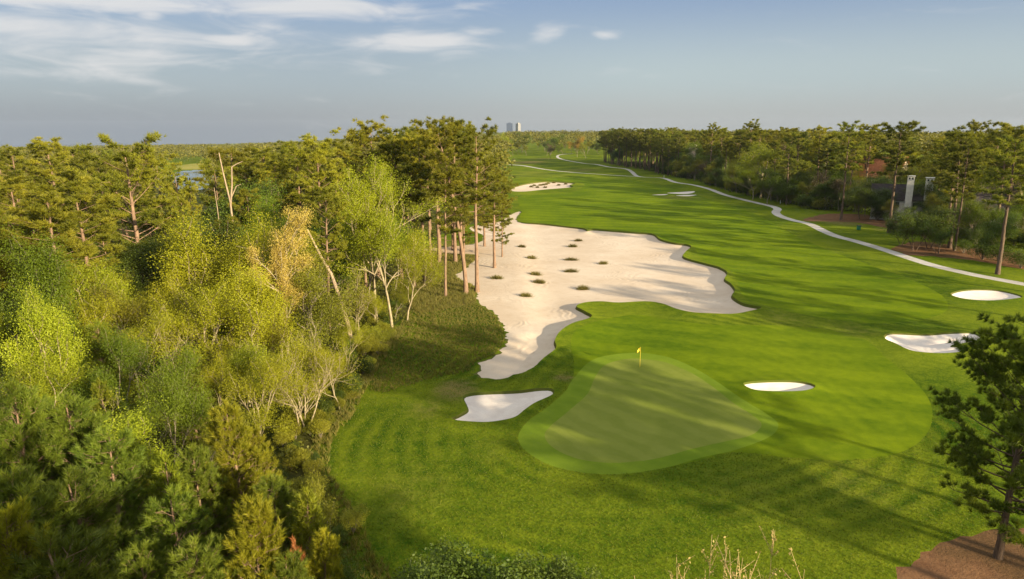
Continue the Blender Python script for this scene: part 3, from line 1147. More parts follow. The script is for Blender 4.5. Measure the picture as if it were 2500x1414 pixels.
for i in range(4):
    proto(f'olive{i}', make_broadleaf(380 + i, 12, .70, leaf_n=18000, leaf=.13, clump=.5), 'grey', 'olive')
for i in range(4):
    proto(f'bare{i}', make_broadleaf(400 + i, 11, .62, levels=4, kids=(5, 4, 3, 3), leaf_n=2200, leaf=.16, clump=.4, wander=.2, r0=.11), 'pale', 'yellow')
for i in range(2):
    proto(f'mauve{i}', make_broadleaf(420 + i, 11, .75, levels=4, kids=(5, 4, 3, 3), leaf_n=6000, leaf=.17, clump=.5), 'grey', 'mauve')
for i in range(4):
    proto(f'shrub{i}', make_shrub(440 + i, 3, 2.1), 'grey', 'deep')
for i in range(3):
    proto(f'oshrub{i}', make_shrub(460 + i, 3, 2.1), 'grey', 'olive')
proto('amber0', make_broadleaf(481, 12, .7, leaf_n=8000, leaf=.3, clump=.6), 'grey', 'amber')

TREES = []      # (root, x, y, H, name, px, py_top)


def project(x, y, z):
    v = CAM_R.transposed() @ Vector((x, y, z - CAM_H))
    if v.z > -.1:
        return None
    return 1250 + F * v.x / -v.z, 707 - F * v.y / -v.z


def plant(key, x, y, H, name, label, cat='tree', group=None, widen=1.0, rot=None, tilt=(0, 0), parts=True):
    wm, lm, h = PROTO[key]
    e = bpy.data.objects.new(name, None)
    e.empty_display_size = .5
    col.objects.link(e)
    e.location = (x, y, gz(x, y))
    s = H / h
    e.scale = (s * widen, s * widen, s)
    e.rotation_euler = (tilt[0], tilt[1], R.uniform(0, 6.28) if rot is None else rot)
    e['label'] = label
    e['category'] = cat
    if group:
        e['group'] = group
    obj('trunk', wm, e)
    if lm:
        obj('crown', lm, e)
    TREES.append((e, x, y, H, name))
    return e


def H_for_top(x, y, py):
    """Height of a tree at x, y whose top stands at picture row py."""
    g = gz(x, y)
    lo, hi = 0.5, 60.
    for _ in range(40):
        m = (lo + hi) / 2
        if project(x, y, g + m)[1] > py:
            lo = m
        else:
            hi = m
    return lo


def at_base(px, py, top, key, name, label, **kw):
    x, y, _ = ground(px, py)
    return plant(key, x, y, H_for_top(x, y, top), name, label, **kw)


def at_dist(px, dist, top, key, name, label, **kw):
    """Tree whose foot is hidden: bearing from px, ground distance dist."""
    d = pix_ray(px, top)
    k = dist / math.hypot(d.x, d.y)
    x, y = d.x * k, d.y * k
    return plant(key, x, y, H_for_top(x, y, top), name, label, **kw)

ORD = ['first', 'second', 'third', 'fourth', 'fifth', 'sixth', 'seventh', 'eighth', 'ninth', 'tenth', 'eleventh', 'twelfth', 'thirteenth', 'fourteenth', 'fifteenth', 'sixteenth', 'seventeenth', 'eighteenth', 'nineteenth']
TENS = ['', '', 'twent', 'thirt', 'fort', 'fift', 'sixt', 'sevent', 'eight', 'ninet']


def ordinal(n):
    if n < 20:
        return ORD[n - 1]
    if n >= 100:
        return 'hundred and ' + ordinal(n - 100) if n > 100 else 'hundredth'
    t, u = divmod(n, 10)
    return TENS[t] + ('ieth' if u == 0 else 'y-' + ORD[u - 1])


# ---- tall pines at the edge of the big sand area
proto('edge_pine', make_pine(901, 27.5, .50, 5.2, 38, (.0, .0), 16, skew=.2, gap=.08), 'pine', 'pine')
proto('lean_pine', make_pine(902, 27, .46, 4.4, 34, (-.15, .03), 16), 'pine', 'pine')
proto('thin_pine', make_pine(903, 21, .50, 3.4, 30, (-.02, 0), 14, r0=.2), 'pine', 'pine')
proto('low_pine', make_pine(904, 21, .80, 5.0, 46, (.01, 0), 15, skew=.4), 'pine', 'pine')
proto('wide_pine', make_pine(905, 25, .72, 6.6, 44, (-.01, 0), 15, r0=.42, gap=.18, dead=6), 'pine', 'pine')
proto('dense_pine', make_pine(906, 27, .62, 5.6, 56, (0, 0), 18, gap=.03), 'pine', 'pine')
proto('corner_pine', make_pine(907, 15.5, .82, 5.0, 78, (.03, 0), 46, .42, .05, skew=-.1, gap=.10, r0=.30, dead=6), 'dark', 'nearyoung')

PG = 'tall pines at the left edge of the waste bunker'
at_base(1165, 712, 292, 'edge_pine', 'pine_tree', 'tallest straight pine at the sand edge, thick pinkish bole and crown reaching right', group=PG, rot=0.1, cat='pine')
at_base(1138, 718, 290, 'lean_pine', 'pine_tree', 'tall pine whose bole bends left, just left of the tallest sand-edge pine', group=PG, rot=0, cat='pine')
at_base(1088, 727, 400, 'thin_pine', 'pine_tree', 'thinnest bole in the sand-edge pine stand, standing nearest the grass clearing', group=PG, cat='pine')
at_base(1036, 695, 325, 'pine1', 'pine_tree', 'straight pine at the left front of the sand-edge stand, bole clear of branches', group=PG, cat='pine')
at_base(1013, 625, 312, 'pine2', 'pine_tree', 'slim pine at the far left back of the sand-edge stand, beside a darker bole', group=PG, cat='pine')
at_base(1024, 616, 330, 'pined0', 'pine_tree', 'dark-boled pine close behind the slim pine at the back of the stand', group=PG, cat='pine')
at_base(1112, 642, 296, 'pine3', 'pine_tree', 'stout pine rising where the sandy track meets the grass clearing', group=PG, cat='pine')
at_base(1075, 632, 352, 'pine4', 'pine_tree', 'lower crowned pine on the grass beside the sandy track', group=PG, cat='pine')
at_base(1106, 610, 330, 'pine5', 'pine_tree', 'thin pine on the sandy track behind the stout pine', group=PG, cat='pine')
at_base(1183, 601, 385, 'low_pine', 'pine_tree', 'low-branched pine on the sand with boughs hanging over the waste bunker', group=PG, rot=0.2, cat='pine')
at_dist(905, 122, 286, 'dense_pine', 'pine_tree', 'dense round-topped pine standing highest behind the bright green tree', group=PG, cat='pine')
at_dist(768, 112, 322, 'dense_pine', 'pine_tree', 'broad dark pine left of the bright green tree, dead limb low on its bole', group=PG, rot=2.5, cat='pine')
at_dist(965, 118, 318, 'pine0', 'pine_tree', 'pine filling the dark gap right of the dense round-topped pine', group=PG, cat='pine')
at_dist(985, 128, 312, 'pined1', 'pine_tree', 'dark pine at the back between the dense pine and the sand-edge stand', group=PG, cat='pine')
at_dist(1062, 134, 288, 'pine1', 'pine_tree', 'pine with a tufted top poking up at the back of the sand-edge stand', group=PG, cat='pine')
at_dist(1120, 140, 300, 'pine2', 'pine_tree', 'rear pine with sparse top between the bent pine and the tallest pine', group=PG, cat='pine')
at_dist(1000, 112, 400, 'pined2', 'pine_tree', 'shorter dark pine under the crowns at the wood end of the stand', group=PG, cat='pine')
at_dist(1205, 128, 420, 'pine5', 'pine_tree', 'half hidden pine just right of the tallest sand-edge pine', group=PG, cat='pine', widen=1.3)

for (px, d, top, key, lab) in [(1130, 140, 470, 'low_pine', 'short full pine behind the bent pine'), (1225, 140, 480, 'low_pine', 'short full pine right of the low-branched one at the sand'),
                               (1040, 128, 306, 'edge_pine', 'full-crowned pine over the left half of the stand')]:
    at_dist(px, d, top, key, 'pine_tree', lab, group=PG, cat='pine')

# ---- pines standing out in the left wood
LG = 'tall pines in the left wood'
for (px, d, top, key, lab, wd) in [
        (305, 100, 328, 'wide_pine', 'largest pine of the left wood, thick sunlit bole and wide layered crown above all others', 1.0),
        (186, 86, 432, 'pine3', 'pine with a straight reddish bole left of the largest left-wood pine', 1.2),
        (108, 80, 452, 'pine0', 'flat-crowned pine near the left border, bole lit below its crown', 1.3),
        (70, 84, 505, 'pine4', 'low spreading pine whose bare limb sweeps left near the left border', 1.3),
        (118, 150, 338, 'pine2', 'round-topped pine breaking the skyline near the left border', 1.3),
        (28, 150, 357, 'pine5', 'small-topped pine breaking the skyline at the left border', 1.2),
        (172, 160, 352, 'pine1', 'skyline pine between the round-topped pine and the largest left-wood pine', 1.2),
        (378, 128, 372, 'pine1', 'pine with pale branches just left of the pond', .9),
        (442, 104, 458, 'wide_pine', 'pine with a long drooping lower limb in front of the pond', .75),
        (524, 118, 392, 'thin_pine', 'slim pine with open top just right of the pond', .85),
        (428, 122, 408, 'thin_pine', 'slender pine standing before the pond water', .8),
        (556, 132, 362, 'pine4', 'pine crown directly behind the bleached dead snag', 1.2),
        (640, 150, 362, 'pine3', 'olive pine right of the bleached snag, far back', 1.3),
        (700, 165, 345, 'pined1', 'far dark pine left of the broad dark pine', 1.3),
        (655, 118, 398, 'pine5', 'pine crown above the big deep green round tree', 1.3),
        (725, 128, 372, 'pine0', 'pine touching the left side of the broad dark pine', 1.2),
        (828, 140, 342, 'pine2', 'pine in the dip between the broad dark pine and the dense one', 1.1),
        (240, 125, 385, 'pined2', 'shaded pine tucked behind the left side of the largest left-wood pine', 1.3),
        (20, 100, 430, 'pine3', 'heavy pine crown on the left border below the skyline', 1.4)]:
    at_dist(px, d, top, key, 'pine_tree', lab, group=LG, widen=wd, cat='pine', rot=0 if key == 'wide_pine' else None)

# ---- the bleached snag and the leaning dead trunk


def dead_tree(name, paths, label, x, y, H):
    g = Geo()
    for pts, r0 in paths:
        pts = np.array(pts, float)
        g.tube(pts, r0 * np.linspace(1, .3, len(pts)), 6)
    e = bpy.data.objects.new(name, None)
    col.objects.link(e)
    e.location = (x, y, gz(x, y))
    e['label'] = label
    e['category'] = 'dead tree'
    obj('trunk', g.mesh('trunk', [BARK['dead']], True), e)
    TREES.append((e, x, y, H, name))


d = pix_ray(553, 380)
k = 98 / math.hypot(d.x, d.y)
sx, sy = d.x * k, d.y * k
SH = H_for_top(sx, sy, 373)
dead_tree('dead_snag', [([[0, 0, -.3], [.05, 0, SH * .35], [-.1, 0, SH * .72], [-.65, 0, SH * .88], [-1.0, .1, SH]], .19),
                        ([[-.1, 0, SH * .70], [.35, 0, SH * .82], [.5, .1, SH * .92], [1.1, .2, SH * .935], [1.9, .3, SH * .95]], .13),
                        ([[.05, 0, SH * .74], [.9, 0, SH * .81], [1.5, .2, SH * .82]], .08),
                        ([[-1.9, .6, -.3], [-2.0, .6, SH * .4], [-2.2, .7, SH * .68], [-2.35, .7, SH * .80]], .10),
                        ([[-2.1, .6, SH * .5], [-3.0, .6, SH * .55], [-3.4, .6, SH * .6]], .06)],
          'bleached forked dead snag standing right of the pond', sx, sy, SH)
x1, y1, _ = ground(862, 842)
LH = H_for_top(x1, y1, 560)
dead_tree('leaning_dead_trunk', [([[0, 0, -.3], [-.55, 0, LH * .2], [-1.3, 0, LH * .42], [-2.1, 0, LH * .62], [-3.0, 0, LH * .74], [-4.6, 0, LH]], .36),
                                 ([[-1.2, 0, LH * .4], [-2.0, .2, LH * .43], [-2.9, .3, LH * .36]], .1),
                                 ([[-.4, 0, LH * .15], [-1.6, 0, LH * .19], [-2.2, 0, LH * .14]], .09)],
          'broken dead trunk leaning left beneath the bright green tree', x1, y1, LH)

# ---- broadleaf trees one can tell apart in the left wood
BG = 'broadleaf trees along the left wood edge'
proto('vase', make_broadleaf(931, 22, .62, levels=4, kids=(5, 4, 4, 3), leaf_n=34000, leaf=.14, clump=.5, up=.55, r0=.25), 'pale', 'lime')
proto('billow', make_broadleaf(932, 17, .95, levels=3, kids=(7, 6, 5), leaf_n=70000, leaf=.15, clump=.8, up=.4), 'grey', 'green')
proto('column', make_broadleaf(933, 17, .60, levels=3, kids=(14, 5, 4), leaf_n=20000, leaf=.135, clump=.4, up=.25, ratio=.30, squash=.7), 'pale', 'gold')
proto('multi', make_broadleaf(934, 10, .75, levels=3, kids=(5, 5, 4), leaf_n=24000, leaf=.11, clump=.5, stems=5, r0=.15), 'pale', 'yellow')
proto('paletree', make_broadleaf(935, 10.5, .68, levels=4, kids=(5, 4, 4, 4), leaf_n=4500, leaf=.14, clump=.45, wander=.24, r0=.13), 'pale', 'olive')
at_dist(893, 92, 380, 'vase', 'bright_green_tree', 'tall bright lime-green tree with pale forking limbs, in front of the pines', group=BG, widen=1.15)
at_dist(945, 88, 505, 'spring1', 'bright_green_tree', 'lime-green tree crown low to the right of the tallest bright one', group=BG)
at_dist(985, 92, 560, 'yellow2', 'bright_green_tree', 'yellow-green tree squeezed between lime-green crowns and the pine stand', group=BG)
at_dist(820, 97, 490, 'spring2', 'bright_green_tree', 'narrow lime-green tree left of the tallest bright one', group=BG, widen=.75)
at_base(965, 778, 690, 'olive0', 'olive_tree', 'low olive tree under the bright green trees beside the clearing', group=BG, widen=1.3)
at_base(925, 806, 706, 'yellow0', 'yellow_green_tree', 'low yellow-green tree under the bright green trees at the clearing corner', group=BG, widen=1.3)
at_base(1002, 742, 676, 'olive3', 'olive_tree', 'low olive tree at the left foot of the sand-edge pine stand', group=BG, widen=1.2)
at_base(886, 838, 640, 'paletree', 'pale_bare_tree', 'pale bare tree fanning out at the wood edge above the grass clearing', group=BG)
at_dist(768, 78, 562, 'olive1', 'olive_tree', 'small dull olive tree with a visible bole left of the leaning dead trunk', group=BG)
at_dist(640, 98, 474, 'billow', 'deep_green_tree', 'big billowing round green tree in the middle of the left wood', group=BG)
at_dist(735, 92, 545, 'green1', 'deep_green_tree', 'green tree on the right flank of the big billowing one', group=BG)
at_dist(655, 72, 508, 'column', 'golden_tree', 'slender golden-leaved tree in the middle of the left wood', group=BG, widen=.72)
at_dist(690, 69, 600, 'column', 'golden_tree', 'lower golden-leaved tree at the right foot of the slender one', group=BG, rot=2, widen=.8)
at_dist(510, 76, 540, 'yellow0', 'yellow_green_tree', 'wide yellow-green tree with twisted pale limbs left of the golden tree', group=BG, widen=1.15)
at_dist(580, 77, 525, 'yellow1', 'yellow_green_tree', 'upright yellow-green tree directly left of the golden tree', group=BG)
at_dist(460, 70, 640, 'yellow3', 'yellow_green_tree', 'yellow-green tree low in front of the wide twisted one', group=BG)
at_dist(575, 66, 655, 'yellow2', 'yellow_green_tree', 'yellow-green crown between the bare trees and the golden tree', group=BG)
at_base(500, 1012, 742, 'bare0', 'pale_bare_tree', 'bare tree with the stoutest pale trunk and a long limb reaching left', group=BG)
at_base(540, 965, 700, 'bare1', 'pale_bare_tree', 'twiggy bare tree just behind and right of the stoutest bare one', group=BG)
at_base(585, 990, 770, 'bare2', 'pale_bare_tree', 'bare tree leaning right, third in the line of pale bare trees', group=BG)
at_base(622, 1022, 835, 'bare3', 'pale_bare_tree', 'smallest pale bare tree, beside the many-stemmed yellow-green one', group=BG)
at_base(745, 1052, 800, 'multi', 'many_stemmed_tree', 'many-stemmed yellow-green tree with sunlit orange stems at the lawn edge', group=BG)
at_base(830, 1000, 815, 'yellow3', 'yellow_green_tree', 'yellow-green tree at the lawn edge right of the many-stemmed one', group=BG)
at_base(845, 925, 780, 'yellow1', 'yellow_green_tree', 'yellow-green tree behind the lawn edge, below the pale bare fan-shaped tree', group=BG)
at_base(700, 960, 775, 'olive2', 'olive_tree', 'olive tree behind the many-stemmed yellow-green one', group=BG)
at_dist(285, 58, 790, 'green0', 'deep_green_tree', 'rich green leafy tree alone among young pines low in the left wood', group=BG, widen=.75)
at_dist(370, 52, 860, 'green2', 'deep_green_tree', 'half shaded green tree right below the rich green leafy one', group=BG, widen=.65)
at_dist(75, 62, 735, 'spring3', 'bright_green_tree', 'pale lime tree with a thin white bole near the left border', group=BG, widen=.7)
at_dist(110, 60, 690, 'spring0', 'bright_green_tree', 'narrow lime tree right of the one with a thin white bole', group=BG, widen=.6)
at_dist(20, 74, 565, 'green3', 'deep_green_tree', 'round green tree cut by the left border', group=BG, widen=.7)
at_dist(20, 50, 872, 'deep0', 'deep_green_tree', 'dark green tree low on the left border above the near young pines', group=BG)
at_dist(430, 92, 525, 'deep1', 'deep_green_tree', 'dark shadowed tree in the hollow left of the wide yellow-green tree', group=BG)
at_dist(605, 108, 440, 'deep2', 'deep_green_tree', 'dark tree at the foot of the bleached snag', group=BG)

# ---- near young pines, low left
YG = 'young pines in the near left wood'
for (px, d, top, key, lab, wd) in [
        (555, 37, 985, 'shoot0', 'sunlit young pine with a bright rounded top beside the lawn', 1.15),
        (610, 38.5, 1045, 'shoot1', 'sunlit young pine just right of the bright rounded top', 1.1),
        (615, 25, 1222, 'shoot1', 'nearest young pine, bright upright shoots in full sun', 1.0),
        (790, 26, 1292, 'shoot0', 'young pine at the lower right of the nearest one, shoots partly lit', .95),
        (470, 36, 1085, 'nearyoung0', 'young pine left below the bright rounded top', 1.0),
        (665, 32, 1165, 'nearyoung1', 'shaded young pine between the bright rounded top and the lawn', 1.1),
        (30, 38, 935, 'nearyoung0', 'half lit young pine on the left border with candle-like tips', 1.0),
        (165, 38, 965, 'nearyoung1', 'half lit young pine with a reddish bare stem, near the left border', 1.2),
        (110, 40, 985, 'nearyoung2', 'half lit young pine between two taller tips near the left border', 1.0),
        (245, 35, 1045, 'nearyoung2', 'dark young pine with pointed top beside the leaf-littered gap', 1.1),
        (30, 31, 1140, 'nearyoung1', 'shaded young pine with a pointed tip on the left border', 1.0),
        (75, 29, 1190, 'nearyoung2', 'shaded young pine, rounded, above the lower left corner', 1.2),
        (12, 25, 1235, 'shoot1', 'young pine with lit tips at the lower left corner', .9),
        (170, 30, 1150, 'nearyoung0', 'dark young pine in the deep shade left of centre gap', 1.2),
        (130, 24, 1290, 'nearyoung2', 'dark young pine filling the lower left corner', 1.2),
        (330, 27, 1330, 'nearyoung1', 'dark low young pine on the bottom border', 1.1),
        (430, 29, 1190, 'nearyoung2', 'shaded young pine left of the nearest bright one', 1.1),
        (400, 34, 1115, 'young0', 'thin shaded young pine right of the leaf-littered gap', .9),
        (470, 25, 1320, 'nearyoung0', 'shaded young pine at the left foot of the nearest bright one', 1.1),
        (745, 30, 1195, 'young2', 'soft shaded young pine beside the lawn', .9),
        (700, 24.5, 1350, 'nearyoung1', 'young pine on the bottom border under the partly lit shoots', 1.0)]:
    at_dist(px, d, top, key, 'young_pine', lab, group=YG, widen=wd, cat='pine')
at_dist(800, 36, 1165, 'olive0', 'thin_sapling', 'thin-leaved sapling at the shaded lawn edge', widen=.55, cat='sapling')
at_dist(838, 29, 1290, 'olive3', 'thin_sapling', 'twiggy olive sapling low at the lawn edge, near the bottom border', widen=.6, cat='sapling')
at_dist(890, 26, 1385, 'deep1', 'thin_sapling', 'dark leafy sapling on the bottom border between young pines and green bush', widen=.6, cat='sapling')

# ---- foreground tree tops on the bottom border
proto('bush_top', make_shrub(951, 10, 2.6, 60000, .10, 26), 'grey', 'deep')
at_dist(1330, 22, 1378, 'bush_top', 'leafy_tree', 'leafy green tree top on the bottom border, lit tips', widen=.9)
at_dist(1180, 21.5, 1376, 'bush_top', 'leafy_tree', 'leafy green tree top on the bottom border, middle one of three', rot=2, widen=1.0)
at_dist(1050, 21, 1388, 'bush_top', 'leafy_tree', 'shaded leafy tree top on the bottom border, leftmost of three', rot=4, widen=.9)
proto('rust_pine', make_young_pine(991, 9, 1.1, .3, 60, .2, .02, 1.0), 'pine', 'rust')
at_dist(733, 26, 1312, 'rust_pine', 'dead_young_pine', 'small rust-brown dead pine between the nearest bright young pines', widen=.6, cat='dead tree')


def weed(seed, H):
    rg = np.random.default_rng(seed)
    g, l = Geo(), Geo()
    for k in range(5):
        a = rg.uniform(0, 6.28)
        base = np.array([math.cos(a), math.sin(a), 0]) * rg.uniform(0, .3)
        tip = base + np.array([rg.normal(0, .5), rg.normal(0, .5), H * rg.uniform(.75, 1)])
        mid = (base + tip) / 2 + rg.normal(0, .12, 3)
        g.tube(np.stack([base - [0, 0, .2], mid, tip]), [.02, .013, .005], 4)
        for j in range(14):
            f = rg.uniform(.55, .98)
            b = base + (tip - base) * f
            t = b + np.array([rg.normal(0, .22), rg.normal(0, .22), rg.uniform(.25, .7)])
            g.tube(np.stack([b, t]), [.009, .004], 3)
            c = b + np.outer(rg.uniform(.1, 1, 9), t - b) + rg.normal(0, .03, (9, 3))
            l.leaves(c, .06, rg)
    return g, l


BARK['straw'] = plain('dry_stalk', (.48, .36, .16), .8)
LEAF['dry'] = leaf_material('dry_seed_heads', (.34, .25, .08), (.50, .38, .15), .35, .1)
for i in range(4):
    proto(f'weed{i}', weed(960 + i, 9.5), 'straw', 'dry')
for (px, top, i, lab) in [(1722, 1308, 0, 'tallest dry straw-coloured stalk with seed heads on the bottom border'), (1800, 1348, 1, 'dry stalk right beside the tallest straw-coloured stalk'),
                          (1852, 1372, 2, 'shorter dry stalk in the middle of the stalk clump'), (1948, 1338, 3, 'rightmost dry stalk, leaning right, on the bottom border'), (1900, 1368, 0, 'dry stalk just left of the rightmost leaning one'),
                          (1670, 1378, 1, 'leftmost short dry stalk on the bottom border')]:
    at_dist(px, 20.5, top, f'weed{i}', 'dry_stalk', lab, cat='plant', group='dry seeding stalks')

# ---- corner pine
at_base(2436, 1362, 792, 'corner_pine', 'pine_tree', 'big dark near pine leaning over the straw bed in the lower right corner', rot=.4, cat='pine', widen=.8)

# ---- pines and shade trees in front of the right wood
RG = 'tall pines along the right wood'
for (px, py, top, key, lab, wd) in [
        (2053, 538, 297, 'pined0', 'lone tall pine standing out front of the right wood beside the lawn', .95),
        (2318, 606, 312, 'pined3', 'broad dark pine, thick bole behind the small oaks, right wood', 1.25),
        (2330, 612, 340, 'pined1', 'second bole close to the broad dark pine behind the small oaks', .9),
        (2428, 574, 302, 'pine3', 'pine with a bright sunlit bole near the right border', 1.1)]:
    at_base(px, py, top, key, 'pine_tree', lab, group=RG, widen=wd, cat='pine')
for (px, d, top, key, lab, wd) in [
        (2203, 196, 298, 'pined2', 'tall pine left of the white chimneys, bole half lit', 1.1),
        (2130, 262, 304, 'pine4', 'pine rising in front of the terracotta roof', 1.0),
        (2398, 235, 295, 'pine1', 'open-topped pine highest near the right border', 1.0),
        (2490, 150, 330, 'pined0', 'dark pine cut by the right border', 1.1),
        (2345, 190, 325, 'pine2', 'pine directly behind the broad dark pine', 1.1),
        (1835, 330, 292, 'pine0', 'tallest skyline pine in the middle of the right wood', 1.0),
        (1740, 360, 300, 'pine5', 'tufted skyline pine left of the middle of the right wood', 1.0),
        (1855, 300, 318, 'pine3', 'pine with a crooked bare limb over the bright green tree', .9)]:
    at_dist(px, d, top, key, 'pine_tree', lab, group=RG, widen=wd, cat='pine')
proto('oak', make_broadleaf(971, 9, .9, levels=3, kids=(6, 5, 5), leaf_n=12000, leaf=.26, clump=.6, stems=3, r0=.13), 'dark', 'deep')
OG = 'small oaks on the straw bed'
for (px, py, top, lab) in [(2232, 612, 512, 'leftmost small dark oak on the straw bed beside the cart path'), (2268, 606, 500, 'tallest small dark oak on the straw bed'), (2200, 598, 525, 'small dark oak at the lawn edge left of the others on the straw bed'),
                           (2290, 620, 540, 'low dark oak right of the tallest small oak on the straw bed')]:
    at_base(px, py, top, 'oak', 'small_oak', lab, group=OG, cat='oak')
at_dist(1866, 276, 352, 'spring1', 'bright_green_tree', 'bright green tree in the middle of the right wood front', widen=1.7)
at_dist(1845, 268, 392, 'spring2', 'bright_green_tree', 'lower bright green tree at the left foot of the bright one, right wood front', widen=1.8)
at_dist(1880, 250, 410, 'green1', 'deep_green_tree', 'green tree right below the bright green one, right wood front', widen=1.2)
at_dist(2475, 176, 462, 'green3', 'deep_green_tree', 'leafy green tree under the pine boughs at the right border')
at_dist(2240, 300, 330, 'spring2', 'yellow_green_tree', 'yellow-green crown behind the white chimneys')
at_dist(2365, 215, 420, 'yellow1', 'yellow_green_tree', 'bright yellow-green tree behind the broad dark pine', widen=1.2)
for (px, d, top, key, nm, lab) in [(2165, 219, 470, 'deep0', 'deep_green_tree', 'dark tree hiding the left end of the white chimney house'), (2190, 214, 488, 'olive0', 'olive_tree', 'olive tree in front of the dark roof left of the white chimneys'),
                                   (2228, 208, 503, 'green0', 'deep_green_tree', 'leafy tree at the foot of the white chimneys'), (2275, 200, 470, 'olive2', 'olive_tree', 'olive tree just right of the white chimneys'),
                                   (2120, 228, 455, 'mauve1', 'budding_brown_tree', 'brownish tree below the terracotta roof'), (2100, 240, 430, 'yellow2', 'yellow_green_tree', 'yellow-green tree at the left foot of the terracotta roof'),
                                   (2300, 185, 500, 'deep1', 'deep_green_tree', 'dark tree between the chimneys and the broad dark pine'), (2385, 180, 480, 'green1', 'deep_green_tree', 'green tree left of the bright sunlit bole'),
                                   (2455, 165, 520, 'deep2', 'deep_green_tree', 'dark low tree right of the bright sunlit bole'), (2400, 172, 545, 'deep0', 'deep_green_tree', 'dark bushy tree right of the broad dark pine at the straw bed')]:
    at_dist(px, d, top, key, nm, lab, widen=1.2)
at_dist(2108, 222, 452, 'green2', 'deep_green_tree', 'green tree in front of the left gable of the chimney house', widen=1.5)
at_dist(2146, 219, 462, 'deep1', 'deep_green_tree', 'dark green tree between the lone tall pine and the white chimneys', widen=1.5)
at_dist(1935, 300, 345, 'mauve0', 'budding_brown_tree', 'bare brownish fan-shaped tree behind the bright green tree, right wood', widen=1.2)

# ------------------------------------------------------------------ the woods, tree by tree
PROTECT = [(1000, 1185, 595, 730, 100), (600, 715, 520, 800, 66), (860, 960, 380, 700, 88), (374, 508, 400, 458, 400), (545, 562, 380, 500, 97), (290, 318, 430, 560, 95), (850, 960, 640, 830, 80), (2215, 2262, 440, 500, 215), (2105, 2165, 380, 432, 275),
           (470, 640, 740, 1000, 55), (325, 440, 1000, 1150, 36), (665, 905, 795, 1060, 53), (800, 960, 1060, 1414, 30), (440, 660, 1000, 1414, 24), (2320, 2372, 522, 548, 175)]
DESC = {'pine': ('pine_tree', 'tall olive pine', 'pine'), 'pined': ('pine_tree', 'dark tall pine', 'pine'), 'young': ('young_pine', 'young pine', 'pine'), 'spring': ('bright_green_tree', 'lime-green tree', 'tree'),
        'yellow': ('yellow_green_tree', 'yellow-green tree', 'tree'), 'green': ('deep_green_tree', 'mid-green leafy tree', 'tree'), 'deep': ('deep_green_tree', 'dark green leafy tree', 'tree'), 'olive': ('olive_tree', 'olive leafy tree', 'tree'),
        'bare': ('pale_bare_tree', 'pale twiggy tree', 'tree'), 'mauve': ('budding_brown_tree', 'brownish budding tree', 'tree'), 'shrub': ('shrub', 'dark shrub', 'shrub'), 'oshrub': ('shrub', 'olive shrub', 'shrub')}
NPROTO = dict(pine=6, pined=4, young=4, spring=4, yellow=4, green=4, deep=3, olive=4, bare=4, mauve=2, shrub=4, oshrub=3)


def blocked(x, y, H, wid=2.5):
    g = gz(x, y)
    a = project(x, y, g + H)
    if a is None:
        return True
    r = math.hypot(x, y)
    half = wid / r * F
    for (x0, x1_, y0, y1_, dist) in PROTECT:
        if r < dist - 1.5 and a[0] + half > x0 and a[0] - half < x1_ and a[1] < y1_ - 8:
            b = project(x, y, g)
            if b[1] > y0:
                return True
    return False


FILLQ = []


def fill(cands, wood, rows):
    for c in cands:
        if not blocked(c[1], c[2], c[3]):
            r = math.hypot(c[1], c[2])
            FILLQ.append((c, wood, next(n for (lim, n) in rows if r < lim)))


def plant_fill():
    """The trees that show largest are planted one by one; labels count them off row by row, from the left."""
    left = 296 - sum(1 for t in TREES if t[4] == 'pine_tree')
    pines = sorted((q for q in FILLQ if DESC[q[0][0]][0] == 'pine_tree'), key=lambda q: -q[0][3] / math.hypot(q[0][1], q[0][2]))
    drop = {id(q) for q in pines[left:]}
    print('FILL', len(FILLQ), 'pines', len(pines), 'left', left)
    todo = {}
    for q in FILLQ:
        if id(q) not in drop:
            todo.setdefault((DESC[q[0][0]][1], q[2], q[1]), []).append(q[0])
    for (desc, row, wood), lst in todo.items():
        lst.sort(key=lambda c: math.atan2(c[1], c[2]))
        for i, (kind, x, y, H, wd) in enumerate(lst):
            name, _, cat = DESC[kind]
            plant(f'{kind}{R.randrange(NPROTO[kind])}', x, y, H, name, f'{desc}, {ordinal(i + 1)} from left in the {row} of the {wood}', cat=cat, group=f'{desc}s of the {wood}', widen=wd, tilt=(R.gauss(0, .025), R.gauss(0, .025)))


def pick(table):
    u, s = R.random() * sum(w for _, w in table), 0
    for k, w in table:
        s += w
        if u <= s:
            return k
    return table[-1][0]


